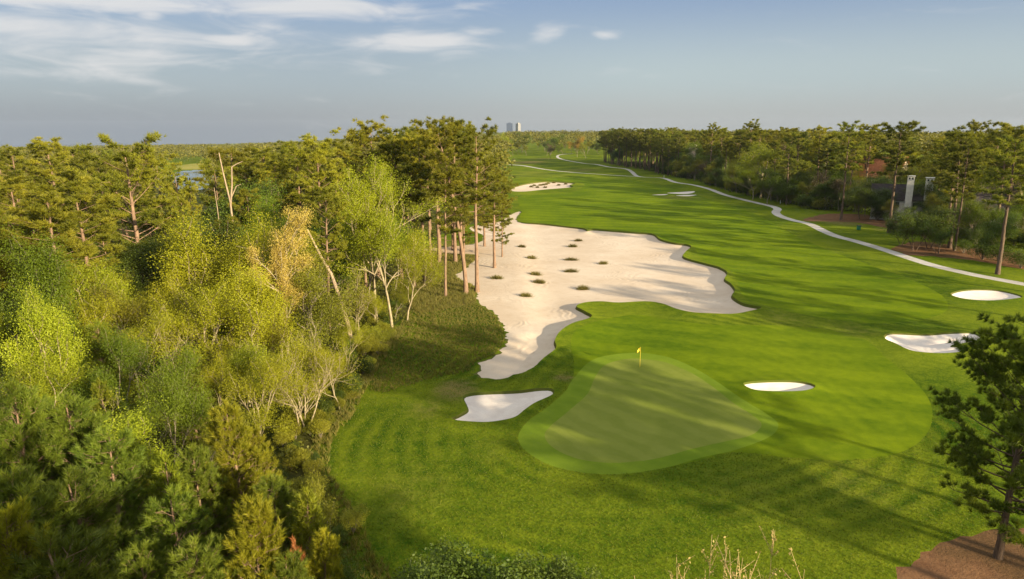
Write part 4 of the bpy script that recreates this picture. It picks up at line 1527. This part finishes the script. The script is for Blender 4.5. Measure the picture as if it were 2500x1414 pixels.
wood_poly = ZP['wood']
placed = [(t[1], t[2]) for t in TREES]
cands = []
wood_c = wood_poly[::3]
cr_ = 38 + (200 - 38) * rng.random(7000) ** .75
ca_ = np.radians(rng.uniform(-41, 1, 7000))
cxy = np.stack([cr_ * np.sin(ca_), cr_ * np.cos(ca_)], 1)
okm = in_poly(cxy[:, 0], cxy[:, 1], wood_c)
edge_d = dist_poly(cxy[:, 0], cxy[:, 1], wood_c)
okm &= edge_d > np.where(cr_ < 56, 3.2, 1.8)
for (x, y) in cxy[okm].tolist():
    r = math.hypot(x, y)
    if r < 60:
        tab, hh, md = [('young', 4), ('olive', 3), ('spring', 1.2), ('bare', 2), ('yellow', 1.2), ('deep', .6)], R.uniform(7.5, 10.5), 3.2
    elif r < 86:
        tab, hh, md = [('young', 6), ('olive', 1.8), ('yellow', 2.2), ('bare', 1.4), ('green', .4), ('spring', .8)], R.uniform(9.5, 13) + (r - 60) * .05, 4.0
    elif r < 108:
        tab, hh, md = [('pine', 4), ('green', 1.6), ('olive', 1.6), ('yellow', .8), ('spring', .5), ('deep', .6)], 0, 5.0
        k = pick(tab)
        hh = R.uniform(15, 19.5) if k == 'pine' else R.uniform(11, 15)
    else:
        tab, md = [('pine', 7), ('pined', 1.2), ('green', 1), ('olive', .9), ('spring', .3)], 6.2 + (r - 108) * .02
        k = pick(tab)
        hh = R.uniform(14.5, 21.5) if k.startswith('pine') else R.uniform(11, 15)
    if r < 86:
        k = pick(tab)
    if k == 'bare':
        hh = min(hh, 11)
    if any((x - px) ** 2 + (y - py) ** 2 < md * md for px, py in placed):
        continue
    placed.append((x, y))
    cands.append((k, x, y, hh, R.uniform(.9, 1.25)))
fill(cands, 'left wood', [(50, 'front row'), (62, 'second row'), (74, 'third row'), (86, 'fourth row'), (98, 'fifth row'), (115, 'sixth row'), (140, 'seventh row'), (175, 'eighth row'), (999, 'last row')])

# right wood: a front line, then the depth behind it
EDGE = [(1468, 394), (1500, 404), (1560, 414), (1640, 432), (1720, 452), (1800, 474), (1880, 492), (1960, 510), (2060, 518), (2150, 526), (2240, 545), (2330, 585), (2420, 598), (2520, 625), (2640, 668), (2780, 730)]
edge = pix_loop(EDGE, 2.0, closed=False)
tng = np.gradient(edge, axis=0)
tng /= np.linalg.norm(tng, axis=1)[:, None]
nrm = np.stack([-tng[:, 1], tng[:, 0]], 1)
if nrm[len(nrm) // 2, 0] < 0:
    nrm = -nrm
cands = []
ew = 1 / np.hypot(edge[:, 0], edge[:, 1]) ** 1.9
ew = (ew / ew.sum()).tolist()
for i in R.choices(range(len(edge)), ew, k=9000):
    dep = 62 * R.random() ** 1.5 + 1
    q = edge[i] + nrm[i] * dep
    x, y = float(q[0]), float(q[1])
    r = math.hypot(x, y)
    ang = math.degrees(math.atan2(x, y))
    if ang > 38.5 or r < 90:
        continue
    if dep < 9:
        k = pick([('deep', 3), ('olive', 2.2), ('green', 1.6), ('mauve', 1.2), ('pined', .5), ('shrub', 2.2), ('oshrub', 1)]) if r < 400 else pick([('pined', 3), ('deep', 1), ('mauve', .5)])
    else:
        k = pick([('pine', 5), ('pined', 1.6), ('green', 2), ('olive', 1.8), ('spring', 1.5), ('yellow', .8), ('deep', .6)])
    hh = {'pine': R.uniform(21, 26.5), 'pined': R.uniform(20, 26), 'shrub': R.uniform(2.2, 4), 'oshrub': R.uniform(2.5, 4.5)}.get(k, R.uniform(8, 13) if dep < 9 else R.uniform(12, 20))
    md = 4.6 if dep < 9 else 6.6
    if 'shrub' in k:
        md = 2.6
    if any((x - px) ** 2 + (y - py) ** 2 < md * md for px, py in placed):
        continue
    # leave the straw beds and their lawn open
    if r < 190 and dep < 2 and ang > 30 and k not in ('shrub',):
        continue
    placed.append((x, y))
    cands.append((k, x, y, hh, R.uniform(.95, 1.35)))
cands = cands[:400]
fill(cands, 'right wood', [(170, 'nearest row'), (210, 'second row'), (250, 'third row'), (300, 'fourth row'), (360, 'fifth row'), (430, 'sixth row'), (999, 'farthest row')])

cands = []
# low trees and shrubs closing the foot of the right wood
i = 0
while i < len(edge):
    q = edge[i] + nrm[i] * R.uniform(1.5, 7)
    r = math.hypot(*q)
    ang = math.degrees(math.atan2(q[0], q[1]))
    i += max(1, int((2.6 + r * .004) / 2.0 * R.uniform(.7, 1.3)))
    if ang > 38.5 or r > 430:
        continue
    if r < 190:
        q = q + nrm[min(i, len(edge) - 1)] * R.uniform(5, 12)
    k = pick([('deep', 2.2), ('olive', 2.2), ('green', 1.2), ('mauve', 1.4), ('shrub', 2.2), ('oshrub', 1.2)])
    hh = R.uniform(2.6, 4.6) if 'shrub' in k else R.uniform(4.5, 9)
    cands.append((k, float(q[0]), float(q[1]), hh, R.uniform(1.2, 1.7)))
fill(cands, 'right wood', [(170, 'nearest row'), (210, 'second row'), (250, 'third row'), (300, 'fourth row'), (360, 'fifth row'), (430, 'sixth row'), (999, 'farthest row')])
for (px, py, h, k, lab) in [(2398, 634, 3.6, 'shrub0', 'dark round shrub at the right end of the straw bed'), (2440, 642, 4.0, 'shrub1', 'large dark shrub near the right border behind the cart path'), (2492, 655, 3.6, 'shrub2', 'dark shrub cut by the right border behind the cart path'),
                            (2352, 618, 3.0, 'shrub3', 'dark shrub under the broad dark pine'), (2290, 560, 4.0, 'shrub0', 'dark shrub left of the broad dark pine bole'), (2180, 545, 3.5, 'shrub1', 'dark shrub behind the green bin'), (2140, 538, 3.2, 'shrub2', 'dark shrub right of the lone tall pine')]:
    x, y, _ = ground(px, py)
    plant(k, x, y, h, 'shrub', lab, cat='shrub', widen=1.25)
# shrubs along the lawn edge of the left wood
EDGE_L = pix_loop([(1004, 762), (985, 800), (965, 850), (905, 928), (865, 1006), (815, 1070), (805, 1145), (850, 1225), (900, 1325)], 1.0, closed=False)
cands = []
for q in EDGE_L:
    for _ in range(2):
        if R.random() < .75:
            p = q + np.array([-1, .2]) * R.uniform(1.0, 4.5) + np.array([R.gauss(0, .3), R.gauss(0, .3)])
            cands.append((pick([('oshrub', 3), ('shrub', 1.5)]), float(p[0]), float(p[1]), R.uniform(.8, 2.0), R.uniform(.9, 1.3)))
fill(cands, 'left wood', [(40, 'nearest lawn margin'), (50, 'second lawn margin'), (62, 'third lawn margin'), (80, 'fourth lawn margin'), (999, 'farthest lawn margin')])

# far end of the fairway
cands = []
for px in np.arange(1236, 1475, 5.5):
    py = 383 - R.random() * 6
    x, y, _ = ground(px, py)
    s = 1 + R.random() * .25
    k = pick([('pine', 4), ('pined', 2), ('green', 1.5), ('olive', 2), ('deep', 1.2), ('mauve', 1.2), ('spring', .6)])
    hh = R.uniform(18, 24) if k.startswith('pine') else R.uniform(9, 15)
    cands.append((k, x * s, y * s, hh, R.uniform(1.0, 1.4)))
    if R.random() < .8:
        k = pick([('pine', 4), ('pined', 2), ('green', 1)])
        s = R.uniform(1.12, 1.4)
        cands.append((k, x * s, y * s, R.uniform(19, 24), 1.3))
fill(cands, 'far-end wood', [(640, 'front row'), (9999, 'back row')])
at_base(1409, 384, 333, 'amber0', 'golden_tree', 'amber-leaved tree at the far end of the fairway', widen=1.0)
at_base(1343, 378, 336, 'deep1', 'deep_green_tree', 'round dark blue-green tree at the far end of the fairway', widen=1.3)
at_base(1430, 388, 345, 'olive1', 'olive_tree', 'olive tree with a forked pale bole at the far end of the fairway', widen=1.0)
at_base(1343, 390, 350, 'mauve1', 'budding_brown_tree', 'small reddish bare tree on the far mown turf', widen=1.2)
at_base(1252, 380, 343, 'spring0', 'bright_green_tree', 'pale rounded green tree beside the sand-edge pines, far end', widen=1.1)
at_base(1237, 378, 322, 'spring2', 'bright_green_tree', 'vivid green tree below the far blue tower', widen=1.1)

plant_fill()

# ---- pines beside and behind the viewpoint, whose shadows cross the turf
n_ = np.array([.669, .743])
s_ = np.array([.743, -.669])
off = [(-30, 10, 29), (-24, 12, 29), (-19, 9, 29), (-14, 13, 29), (-9, 9, 29), (-4, 12, 30), (1, 9, 29), (43, 34, 27), (48.5, 30, 26), (53.5, 38, 27), (58.5, 32, 26), (47.5, 48, 29),
       (22, 26, 22), (23, 36, 23), (12, 22, 15), (2, 17, 26), (-1, 13, 27), (-5, 14, 27), (-11, 13, 27), (-17, 16, 28), (-24, 14, 27), (-2, 26, 28), (-9, 28, 28), (-32, 18, 28), (1, 36, 28),
       (94, 34, 26), (100, 44, 27), (105, 30, 24), (118, 26, 26), (137, 22, 26), (160, 16, 26)]
for i, (u, w, H) in enumerate([(-34, 20, 27), (-27, 15, 28), (-20, 17, 28), (-13, 14, 28), (-6, 16, 28), (0, 19, 28), (-16, 30, 29), (-4, 32, 29), (-30, 34, 29)]):
    q = n_ * u + s_ * w
    plant('billow', float(q[0]), float(q[1]), H, 'leafy_tree', f'big leafy tree, {ordinal(i + 1)} of those standing behind the viewpoint', group='leafy trees behind the viewpoint', widen=.55)
for i, (u, w, H) in enumerate(off):
    q = n_ * u + s_ * w
    plant('dense_pine' if u < 8 else f'pine{R.randrange(6)}', float(q[0]), float(q[1]), H, 'pine_tree', f'tall pine, {ordinal(i + 1)} of those standing to the right of the viewpoint', cat='pine', group='pines beside the viewpoint', widen=1.2)

# ------------------------------------------------------------------ undergrowth and distant canopy
g = Geo()
rg = np.random.default_rng(55)
pts = []
for _ in range(5200):
    r = 24 + 190 * rg.random() ** .8
    a = math.radians(rg.uniform(-42, 1))
    x, y = r * math.sin(a), r * math.cos(a)
    pts.append((x, y))
P = np.array(pts)
P = P[in_poly(P[:, 0], P[:, 1], wood_c)]
P = P[dist_poly(P[:, 0], P[:, 1], wood_c) > .6]
# a clearing of bare litter low in the wood
gx, gy, _ = ground(385, 1075)
P = P[(((P[:, 0] - gx) / 2.2) ** 2 + ((P[:, 1] - gy) / 5) ** 2) > 1][:2600]
C, Tn = [], []
for (x, y) in P:
    z = gz(x, y)
    h = rg.uniform(.6, 2.2)
    rr = rg.uniform(.6, 1.6)
    m = int(26 + 30 * rr)
    u = rg.normal(size=(m, 3))
    u /= np.linalg.norm(u, axis=1)[:, None]
    C.append(np.array([x, y, z + h * .45]) + u * (rg.uniform(.3, 1, m) ** .5)[:, None] * [rr, rr, h * .55])
    Tn.append(np.full(m, rg.random()))
g.leaves(np.concatenate(C), .30, rg, tint=np.concatenate(Tn))
o = obj('undergrowth', g.mesh('undergrowth', [leaf_material('undergrowth_leaves', (.060, .075, .008), (.150, .150, .014), .3, 0)]), kind='stuff')
o['label'] = 'low brush covering the floor of the left wood'

# unmown grass: tufts in the clearing and on the bank left of the sand, blades in the near rough
g = Geo()
def scatter(poly, n):
    lo, hi = poly.min(0), poly.max(0)
    q = lo + (hi - lo) * rg.random((n, 2))
    return q[in_poly(q[:, 0], q[:, 1], poly)]
for poly, n, hh in ((ZP['clearing'][::2], 9000, .55), (pix_loop(ROUGH_W, 1.5), 9000, .26),
                    (pix_loop([(960, 800), (985, 800), (960, 850), (905, 930), (865, 1010), (815, 1075), (805, 1150), (855, 1230), (905, 1330), (960, 1414), (870, 1420), (820, 1340), (780, 1240), (742, 1150), (765, 1080), (820, 1010), (865, 930), (925, 850)], 1.0), 9000, .42)):
    q = scatter(poly, n)
    k = rg.random(len(q))
    c = np.array([(x, y, gz(x, y)) for x, y in q])
    g.blades(c, np.tile([0, 0, 1.], (len(c), 1)), 8, hh, .05, .55, rg, tint=k)
o = obj('tall_grass', g.mesh('tall_grass', [leaf_material('tall_grass_blades', (.085, .105, .014), (.270, .230, .055), .35, 0)]), kind='stuff')
o['label'] = 'unmown grass between the pine stand, the left wood and the sand'
g = Geo()
a = np.radians(rng.uniform(-27, 38, 150000))
r = 30 + 45 * rng.random(150000) ** .8
q = np.stack([r * np.sin(a), r * np.cos(a)], 1)
bad = in_poly(q[:, 0], q[:, 1], ZP['approach'][::2]) | in_poly(q[:, 0], q[:, 1], collar_poly[::2]) | in_poly(q[:, 0], q[:, 1], wood_c) | in_poly(q[:, 0], q[:, 1], ZP['straw1']) | in_poly(q[:, 0], q[:, 1], ZP['clearing'][::2])
for b in bunkers[:4]:
    bad |= in_poly(q[:, 0], q[:, 1], b['poly'][::2]) | (dist_poly(q[:, 0], q[:, 1], b['poly'][::3]) < .35)
q = q[~bad][:45000]
c = np.array([(x, y, gz(x, y)) for x, y in q])
g.blades(c, np.tile([0, 0, 1.], (len(c), 1)), 2, .11, .035, .5, rg)
o = obj('rough_grass', g.mesh('rough_grass', [leaf_material('rough_grass_blades', (.045, .085, .004), (.190, .205, .014), .35, 0)]), kind='stuff')
o['label'] = 'rough grass round the green'

# hedge-like scrub along the foot of the right wood
g = Geo()
C, Tn = [], []
for i in range(0, len(edge), 1):
    for k in range(5):
        dep = rg.uniform(2, 30)
        q = edge[i] + nrm[i] * dep + rg.normal(0, 1, 2)
        z = gz(*q)
        r = math.hypot(*q)
        if r > 520 or (r < 190 and dep < 9):
            continue
        h, rr = rg.uniform(1, 3.6), rg.uniform(1, 2.2)
        m = 60
        u = rg.normal(size=(m, 3))
        u /= np.linalg.norm(u, axis=1)[:, None]
        C.append(np.array([q[0], q[1], z + h * .45]) + u * (rg.uniform(.3, 1, m) ** .5)[:, None] * [rr, rr, h * .55])
        Tn.append(np.full(m, rg.random()))
g.leaves(np.concatenate(C), .42, rg, tint=np.concatenate(Tn))
o = obj('undergrowth', g.mesh('scrub', [leaf_material('scrub_leaves', (.028, .040, .010), (.070, .070, .016), .25, 0)]), kind='stuff')
o['label'] = 'dark scrub along the foot of the right wood'


def canopy(name, label, rings, az0, az1, ok, mat, seed, hh=(14, 26)):
    rg = np.random.default_rng(seed)
    g = Geo()
    C, Tn, S = [], [], []
    for (r0, r1, k, lat, m, ls) in rings:
        r = r0
        while r < r1:
            a = math.radians(az0) + rg.random() * lat / r
            while a < math.radians(az1):
                rr = r + rg.normal(0, .3) * (r * k)
                x, y = rr * math.sin(a), rr * math.cos(a)
                a += lat / r * rg.uniform(.8, 1.3)
                if not ok(x, y):
                    continue
                H = rg.uniform(*hh)
                cr = lat * rg.uniform(.38, .62)
                z = float(h0(x, y))
                u = rg.normal(size=(m, 3))
                u /= np.linalg.norm(u, axis=1)[:, None]
                u[:, 2] = np.abs(u[:, 2]) * 1.0 - .35
                lob = rg.normal(0, .28, (5, 3))
                c = np.array([x, y, z + H - cr * .9]) + (u * (rg.uniform(.45, 1, m) ** .5)[:, None] + lob[rg.integers(0, 5, m)] * [1, 1, .6]) * [cr, cr, min(cr, 5.5) * .95]
                C.append(c)
                Tn.append(np.full(m, rg.random()))
                S.append(np.full(m, ls))
            r += max(r * k, 7)
    c = np.concatenate(C)
    g.leaves(c, 1.0, rg, tint=np.concatenate(Tn))
    # leaf size by distance
    v = g.v[0].reshape(-1, 4, 3)
    ctr = v.mean(1, keepdims=True)
    g.v[0] = (ctr + (v - ctr) * np.concatenate(S)[:, None, None]).reshape(-1, 3)
    o = obj(name, g.mesh(name, [mat]), kind='stuff')
    o['label'] = label


pond_poly, field_poly = ZP['pond'][::4], ZP['field'][::4]


def ok_left(x, y):
    r = math.hypot(x, y)
    if r < 950:
        X, Y = np.array([x]), np.array([y])
        if in_poly(X, Y, pond_poly)[0] or in_poly(X, Y, field_poly)[0]:
            return False
    p = project(x, y, float(h0(x, y)) + 21)
    if r < 720 and p and 372 < p[0] < 508 and p[1] < 452:
        return False
    return r > 196


dm = leaf_material('far_canopy_leaves', (.095, .098, .014), (.185, .170, .026), .25, 0)
canopy('distant_woods', 'woods stretching to the horizon beyond the left wood', [(196, 420, .034, 8, 110, 1.0), (420, 900, .030, 10, 70, 1.5), (900, 2200, .035, 17, 40, 2.8), (2200, 5500, .05, 40, 30, 6)], -43, -.5, ok_left, dm, 61, (11, 21))


def ok_mid(x, y):
    return math.hypot(x, y) > 700


canopy('distant_woods', 'woods on the horizon beyond the far end of the fairway', [(700, 1200, .04, 11, 60, 1.7), (1200, 2600, .05, 20, 36, 3.0), (2600, 5500, .06, 45, 30, 6.5)], -.5, 11, ok_mid, dm, 62)


def ok_right(x, y):
    d = np.hypot(edge[:, 0] - x, edge[:, 1] - y)
    i = int(d.argmin())
    return ((np.array([x, y]) - edge[i]) @ nrm[i]) > 46


canopy('distant_woods', 'woods on the horizon behind the right wood', [(190, 420, .036, 8.5, 100, 1.0), (420, 900, .035, 11, 70, 1.5), (900, 2200, .045, 20, 40, 3)], 8, 42, ok_right, dm, 63, (20, 25.5))

# ------------------------------------------------------------------ bunch grass on the sand
def make_tuft(seed, W=1.9, H=.9, n=520):
    rg = np.random.default_rng(seed)
    g = Geo()
    c = np.zeros((n, 3))
    c[:, 0] = rg.normal(0, W * .27, n)
    c[:, 1] = rg.normal(0, W * .15, n)
    d = c * [.9, 1.2, 0] + rg.normal(0, .28, (n, 3)) + [0, 0, 1.0]
    d /= np.linalg.norm(d, axis=1)[:, None]
    g.blades(c, d, 1, H * 1.15, .075, .18, rg)
    g.blades(c[::3] + [0, 0, .1], d[::3], 1, H * .7, .10, .9, rg)
    return g.mesh('grass_tuft', [LEAF['tuft']])


tufts = [make_tuft(500 + i) for i in range(4)]
TP = [(1412, 584, 'topmost grass tuft on the big waste bunker'), (1398, 598, 'grass tuft just below the topmost one on the big waste bunker'), (1274, 602, 'grass tuft highest on the left of the big waste bunker'),
      (1297, 628, 'grass tuft below and right of the highest left one on the sand'), (1394, 630, 'widest grass tuft in the middle of the big waste bunker'), (1473, 639, 'rightmost grass tuft on the big waste bunker'),
      (1394, 658, 'grass tuft below the widest one on the sand'), (1307, 667, 'grass tuft left of centre, one of a close pair on the sand'), (1213, 680, 'leftmost grass tuft, nearest the tall pine boles'),
      (1316, 686, 'grass tuft lower right of the close pair on the sand'), (1423, 700, 'grass tuft with a tall point at the lower right of the group'), (1283, 722, 'lowest grass tuft on the big waste bunker')]
for i, (px, py, lab) in enumerate(TP):
    x, y, _ = ground(px, py)
    o = obj('grass_tuft', tufts[i % 4])
    s = R.uniform(.62, .76)
    o.location = (x, y, gz(x, y) - .03)
    o.scale = (s * (1.45 if 'widest' in lab else 1), s, s)
    o.rotation_euler.z = R.uniform(-.3, .3)
    o['label'] = lab
    o['category'] = 'grass tuft'
    o['group'] = 'grass tufts on the waste sand'
FT = [(1297, 455), (1304, 452), (1312, 456), (1319, 451), (1326, 450), (1331, 456), (1338, 447), (1352, 446), (1364, 451), (1381, 449), (1333, 449)]
for i, (px, py) in enumerate(sorted(FT)):
    x, y, _ = ground(px, py)
    o = obj('grass_tuft', tufts[i % 4])
    o.location = (x, y, gz(x, y) - .03)
    o.scale = (.6, .6, .9)
    o['label'] = f'grass tuft on the far waste bunker, {ordinal(i + 1)} from the left'
    o['category'] = 'grass tuft'
    o['group'] = 'grass tufts on the far waste bunker'

# ------------------------------------------------------------------ flag, posts, bin
def box_mesh(name, size, mat, bev=0.0, center=(0, 0, 0)):
    import bmesh
    bm = bmesh.new()
    bmesh.ops.create_cube(bm, size=1)
    bmesh.ops.scale(bm, vec=size, verts=bm.verts)
    bmesh.ops.translate(bm, vec=center, verts=bm.verts)
    if bev:
        bmesh.ops.bevel(bm, geom=bm.edges[:], offset=bev, segments=2, affect='EDGES')
    me = bpy.data.meshes.new(name)
    bm.to_mesh(me)
    bm.free()
    me.materials.append(mat)
    return me


def empty(name, loc, rz, label, cat, group=None):
    e = bpy.data.objects.new(name, None)
    col.objects.link(e)
    e.location = loc
    e.rotation_euler.z = rz
    e['label'] = label
    e['category'] = cat
    if group:
        e['group'] = group
    return e


yel = plain('flag_yellow', (.72, .52, .05), .5, 0, 4, .1)
x, y, _ = ground(1562, 897)
f = empty('flagstick', (x, y, gz(x, y)), 0, 'yellow flagstick with a small yellow flag in the putting green', 'golf flag')
g = Geo()
g.tube([[0, 0, -.1], [0, 0, 1.2], [0, 0, 2.35]], [.022, .020, .018], 8)
obj('pole', g.mesh('pole', [yel], True), f)
g = Geo()
u, v = np.meshgrid(np.linspace(0, 1, 9), np.linspace(0, 1, 5))
fx = -.05 - u * .34
fz = 2.3 - v * .40 * (1 - u * .25) - u * .35
fy = .07 * np.sin(u * 6) + .02 * v
vv = np.stack([fx, fy, fz], -1).reshape(-1, 3)
i = np.arange(4)[:, None] * 9 + np.arange(8)[None]
q = np.stack([i, i + 1, i + 10, i + 9], -1).reshape(-1, 4)
g.add(vv, q=q)
g.add(vv + [0, .008, 0], q=q[:, ::-1])
obj('flag', g.mesh('flag', [yel], True), f)

white = plain('white_paint', (.75, .73, .68), .5, 0, 6, .1)
for (px, py, lab) in [(1905, 497, 'white marker post by the bend of the cart path'), (1951, 502, 'white marker post right of the cart path bend, at the scrub'), (1621, 434, 'white marker post beside the far cart path')]:
    x, y, _ = ground(px, py)
    g = Geo()
    g.tube([[0, 0, -.1], [0, 0, .6], [0, 0, 1.15], [0, 0, 1.22]], [.10, .10, .10, .03], 10)
    e = empty('marker_post', (x, y, gz(x, y)), 0, lab, 'post', 'white marker posts')
    obj('post', g.mesh('post', [white], True), e)
    g = Geo()
    g.tube([[0, 0, .86], [0, 0, 1.0]], [.115, .115], 10)
    obj('band', g.mesh('band', [plain('post_band', (.25, .24, .2))], True), e)
x, y, _ = ground(2096, 562)
e = empty('litter_bin', (x, y, gz(x, y)), .3, 'small green bin with a dark lid on the grass beyond the cart path', 'bin')
obj('bin_body', box_mesh('bin_body', (.75, .75, 1.05), plain('bin_green', (.03, .20, .10), .5), .06, (0, 0, .6)), e)
obj('lid', box_mesh('lid', (.85, .85, .12), plain('bin_lid', (.04, .05, .05), .5), .03, (0, 0, 1.19)), e)
for k, (a, b) in enumerate([(-.28, -.28), (.28, -.28), (-.28, .28), (.28, .28)]):
    obj('leg', box_mesh('leg', (.08, .08, .1), MT['lip'], 0, (a, b, .035)), e)

# ------------------------------------------------------------------ houses
glass = plain('window_glass', (.05, .06, .07), .12, 0, 2, .2, .6)


def house(name, px, dist, w, dpt, eave, ridge, rz, wallc, roofc, label, hip=False, chimneys=(), wins=3, zoff=0.0):
    d = pix_ray(px, 450)
    k = dist / math.hypot(d.x, d.y)
    x, y = d.x * k, d.y * k
    e = empty(name, (x, y, gz(x, y) + zoff), rz, label, 'house', 'houses in the right wood')
    wm = plain('stucco', wallc, .8, 0, 1.2, .15)
    import bmesh
    bm = bmesh.new()
    a, b = w / 2, dpt / 2
    lo = [bm.verts.new(p) for p in [(-a, -b, -.3), (a, -b, -.3), (a, b, -.3), (-a, b, -.3)]]
    hi = [bm.verts.new(p) for p in [(-a, -b, eave), (a, -b, eave), (a, b, eave), (-a, b, eave)]]
    for i in range(4):
        bm.faces.new([lo[i], lo[(i + 1) % 4], hi[(i + 1) % 4], hi[i]])
    if not hip:
        r0 = bm.verts.new((-a, 0, ridge - .12))
        r1 = bm.verts.new((a, 0, ridge - .12))
        bm.faces.new([hi[3], hi[0], r0])
        bm.faces.new([hi[1], hi[2], r1])
    me = bpy.data.meshes.new('wall')
    bm.to_mesh(me)
    bm.free()
    me.materials.append(wm)
    obj('wall', me, e)
    bm = bmesh.new()
    ov, th = .6, .18
    drop = (ridge - eave) * ov / b
    A, B = a + ov, b + ov
    ins = b if hip else 0
    for zz in (0, th):
        c = [(-A, -B, eave - drop + zz), (A, -B, eave - drop + zz), (A, B, eave - drop + zz), (-A, B, eave - drop + zz), (-A + (ins + ov if hip else 0), 0, ridge + zz), (A - (ins + ov if hip else 0), 0, ridge + zz)]
        v = [bm.verts.new(p) for p in c]
        fs = [[0, 1, 5, 4], [2, 3, 4, 5]] + ([[1, 2, 5], [3, 0, 4]] if hip else [])
        for f_ in fs:
            bm.faces.new([v[i] for i in f_])
        if zz == 0:
            v0 = v
    per = [0, 1, 5, 2, 3, 4] if not hip else [0, 1, 2, 3]
    for i in range(len(per)):
        p, q_ = per[i], per[(i + 1) % len(per)]
        bm.faces.new([v0[p], v0[q_], v[q_], v[p]])
    me = bpy.data.meshes.new('roof')
    bm.to_mesh(me)
    bm.free()
    Mr = Mat('roof_tiles')
    tc = Mr.n('ShaderNodeTexCoord')
    wv = Mr.n('ShaderNodeTexWave')
    wv.bands_direction = 'Z'
    wv.inputs['Scale'].default_value = 3.0
    Mr.link(tc.outputs['Object'], wv.inputs['Vector'])
    nz = Mr.noise(1.5, 4, .6, tc.outputs['Object'])
    c = Mr.mix(Mr.ramp(nz, .3, .7), tuple(q * .7 for q in roofc), roofc)
    Mr.diffuse(c, .8, wv.outputs['Fac'], .5, .05, .1)
    me.materials.append(Mr.m)
    rf = obj('roof', me, e)
    for (cx, cyy, cw, top) in chimneys:
        ch = obj('chimney', box_mesh('chimney', (cw, cw, top - eave + 2.2), wm, .03, (cx, cyy, (top + eave - 2.2) / 2)), rf)
        for sx_ in (-.22, .22):
            obj('flue_opening', box_mesh('flue_opening', (cw * .22, cw + .06, .55), glass, 0, (cx + sx_ * cw, cyy, top - .55)), e)
        obj('chimney_cap', box_mesh('chimney_cap', (cw + .3, cw + .3, .18), wm, .02, (cx, cyy, top + .1)), e)
    for i in range(wins):
        wx = (i + .5) / wins * w - a
        wi = obj('window', box_mesh('window', (1.25, .12, 1.5), white, .02, (wx, -b - .03, eave - 1.5)), e)
        obj('pane', box_mesh('pane', (1.0, .06, 1.25), glass, 0, (wx, -b - .085, eave - 1.5)), wi)
    return e


house('tile_roof_house', 2140, 285, 18, 12, 9.5, 16.3, -.9, (.62, .48, .36), (.58, .22, .10), 'house with a steep terracotta roof glimpsed between pine boles', chimneys=[(5.5, 1.5, 1.1, 15)])
house('chimney_house', 2196, 228, 13, 11, 6, 9.6, -.5, (.72, .68, .58), (.045, .036, .034), 'white house with two tall white chimneys and a dark roof', chimneys=[(2.6, -5.6, 1.7, 12.4), (7.2, -5.0, 1.9, 12.0)])
house('dark_roof_house', 2478, 222, 24, 13, 4.2, 10.5, -.55, (.70, .66, .58), (.13, .11, .12), 'long pale house with a dark grey roof at the right border', hip=True, wins=5)
house('pale_roof_house', 1702, 430, 11, 9, 9.5, 14.6, -.6, (.66, .58, .46), (.42, .33, .26), 'pale house high in the far part of the right wood', chimneys=[(-3, 2, 1.0, 16.2)])
house('white_house', 1728, 424, 9, 8, 8, 12.6, .5, (.74, .72, .70), (.33, .31, .33), 'whitish house right of the far pale one in the right wood', wins=3)
wx_, wy_, _ = ground(2348, 556)
e = empty('garden_wall', (wx_, wy_ + 3, gz(wx_, wy_)), -.55, 'pale garden wall glimpsed behind the broad dark pine', 'wall')
obj('wall_panel', box_mesh('wall_panel', (7, .3, 2.6), plain('wall_render', (.62, .60, .52), .8), .03, (0, 0, 1.2)), e)
obj('coping', box_mesh('coping', (7.2, .42, .14), white, .02, (0, 0, 2.57)), e)

# ------------------------------------------------------------------ towers on the horizon


def tower(px, dist, wpx, top, label, wc, gc, rz, dratio=.6):
    d = pix_ray(px, 305)
    k = dist / math.hypot(d.x, d.y)
    x, y = d.x * k, d.y * k
    H = H_for_top(x, y, top)
    w = wpx / F * dist
    e = empty('office_tower', (x, y, float(h0(x, y))), rz, label, 'tower', 'towers on the horizon')
    wm, gm = plain('tower_wall', wc, .6, 0, .05, .1), plain('tower_glass', gc, .25, 0, .05, .15, .5)
    obj('wall', box_mesh('wall', (w, w * dratio, H), wm, .3, (0, 0, H / 2)), e)
    n = 22
    for i in range(n):
        z = H * (i + .6) / n
        obj('window_band', box_mesh('window_band', (w * 1.004 + .3, w * dratio + .4, H / n * .5), gm, 0, (0, 0, z)), e)
    obj('roof_plant', box_mesh('roof_plant', (w * .5, w * dratio * .5, 5), wm, .2, (0, 0, H + 2.4)), e)


tower(1244, 4300, 14, 297, 'wider slate-blue office tower on the horizon', (.07, .09, .13), (.04, .06, .11), -.05)
tower(1265, 4500, 8.5, 298, 'narrower office tower with one pale sunlit side, right of the blue one', (.34, .32, .27), (.14, .15, .17), .75, 1.0)

# ------------------------------------------------------------------ haze
bpy.context.view_layer.update()
if HAZE_DENSITY > 0:
    hm = bpy.data.materials.new('haze')
    hm.use_nodes = True
    hm.node_tree.nodes.clear()
    ho = hm.node_tree.nodes.new('ShaderNodeOutputMaterial')
    hv = hm.node_tree.nodes.new('ShaderNodeVolumePrincipled')
    hv.inputs['Color'].default_value = (.42, .50, .62, 1)
    hv.inputs['Density'].default_value = HAZE_DENSITY
    hv.inputs['Anisotropy'].default_value = 0.0
    hm.node_tree.links.new(hv.outputs[0], ho.inputs['Volume'])
    top = 105.0
    bot = float(GV[:, 2].min()) - 1
    hz = obj('haze', box_mesh('haze', (12400, 12400, top - bot), hm, 0, (0, 0, (top + bot) / 2)), kind='stuff')
    hz['label'] = 'thin blue haze over the distant woods'
print('TREES', len(TREES))
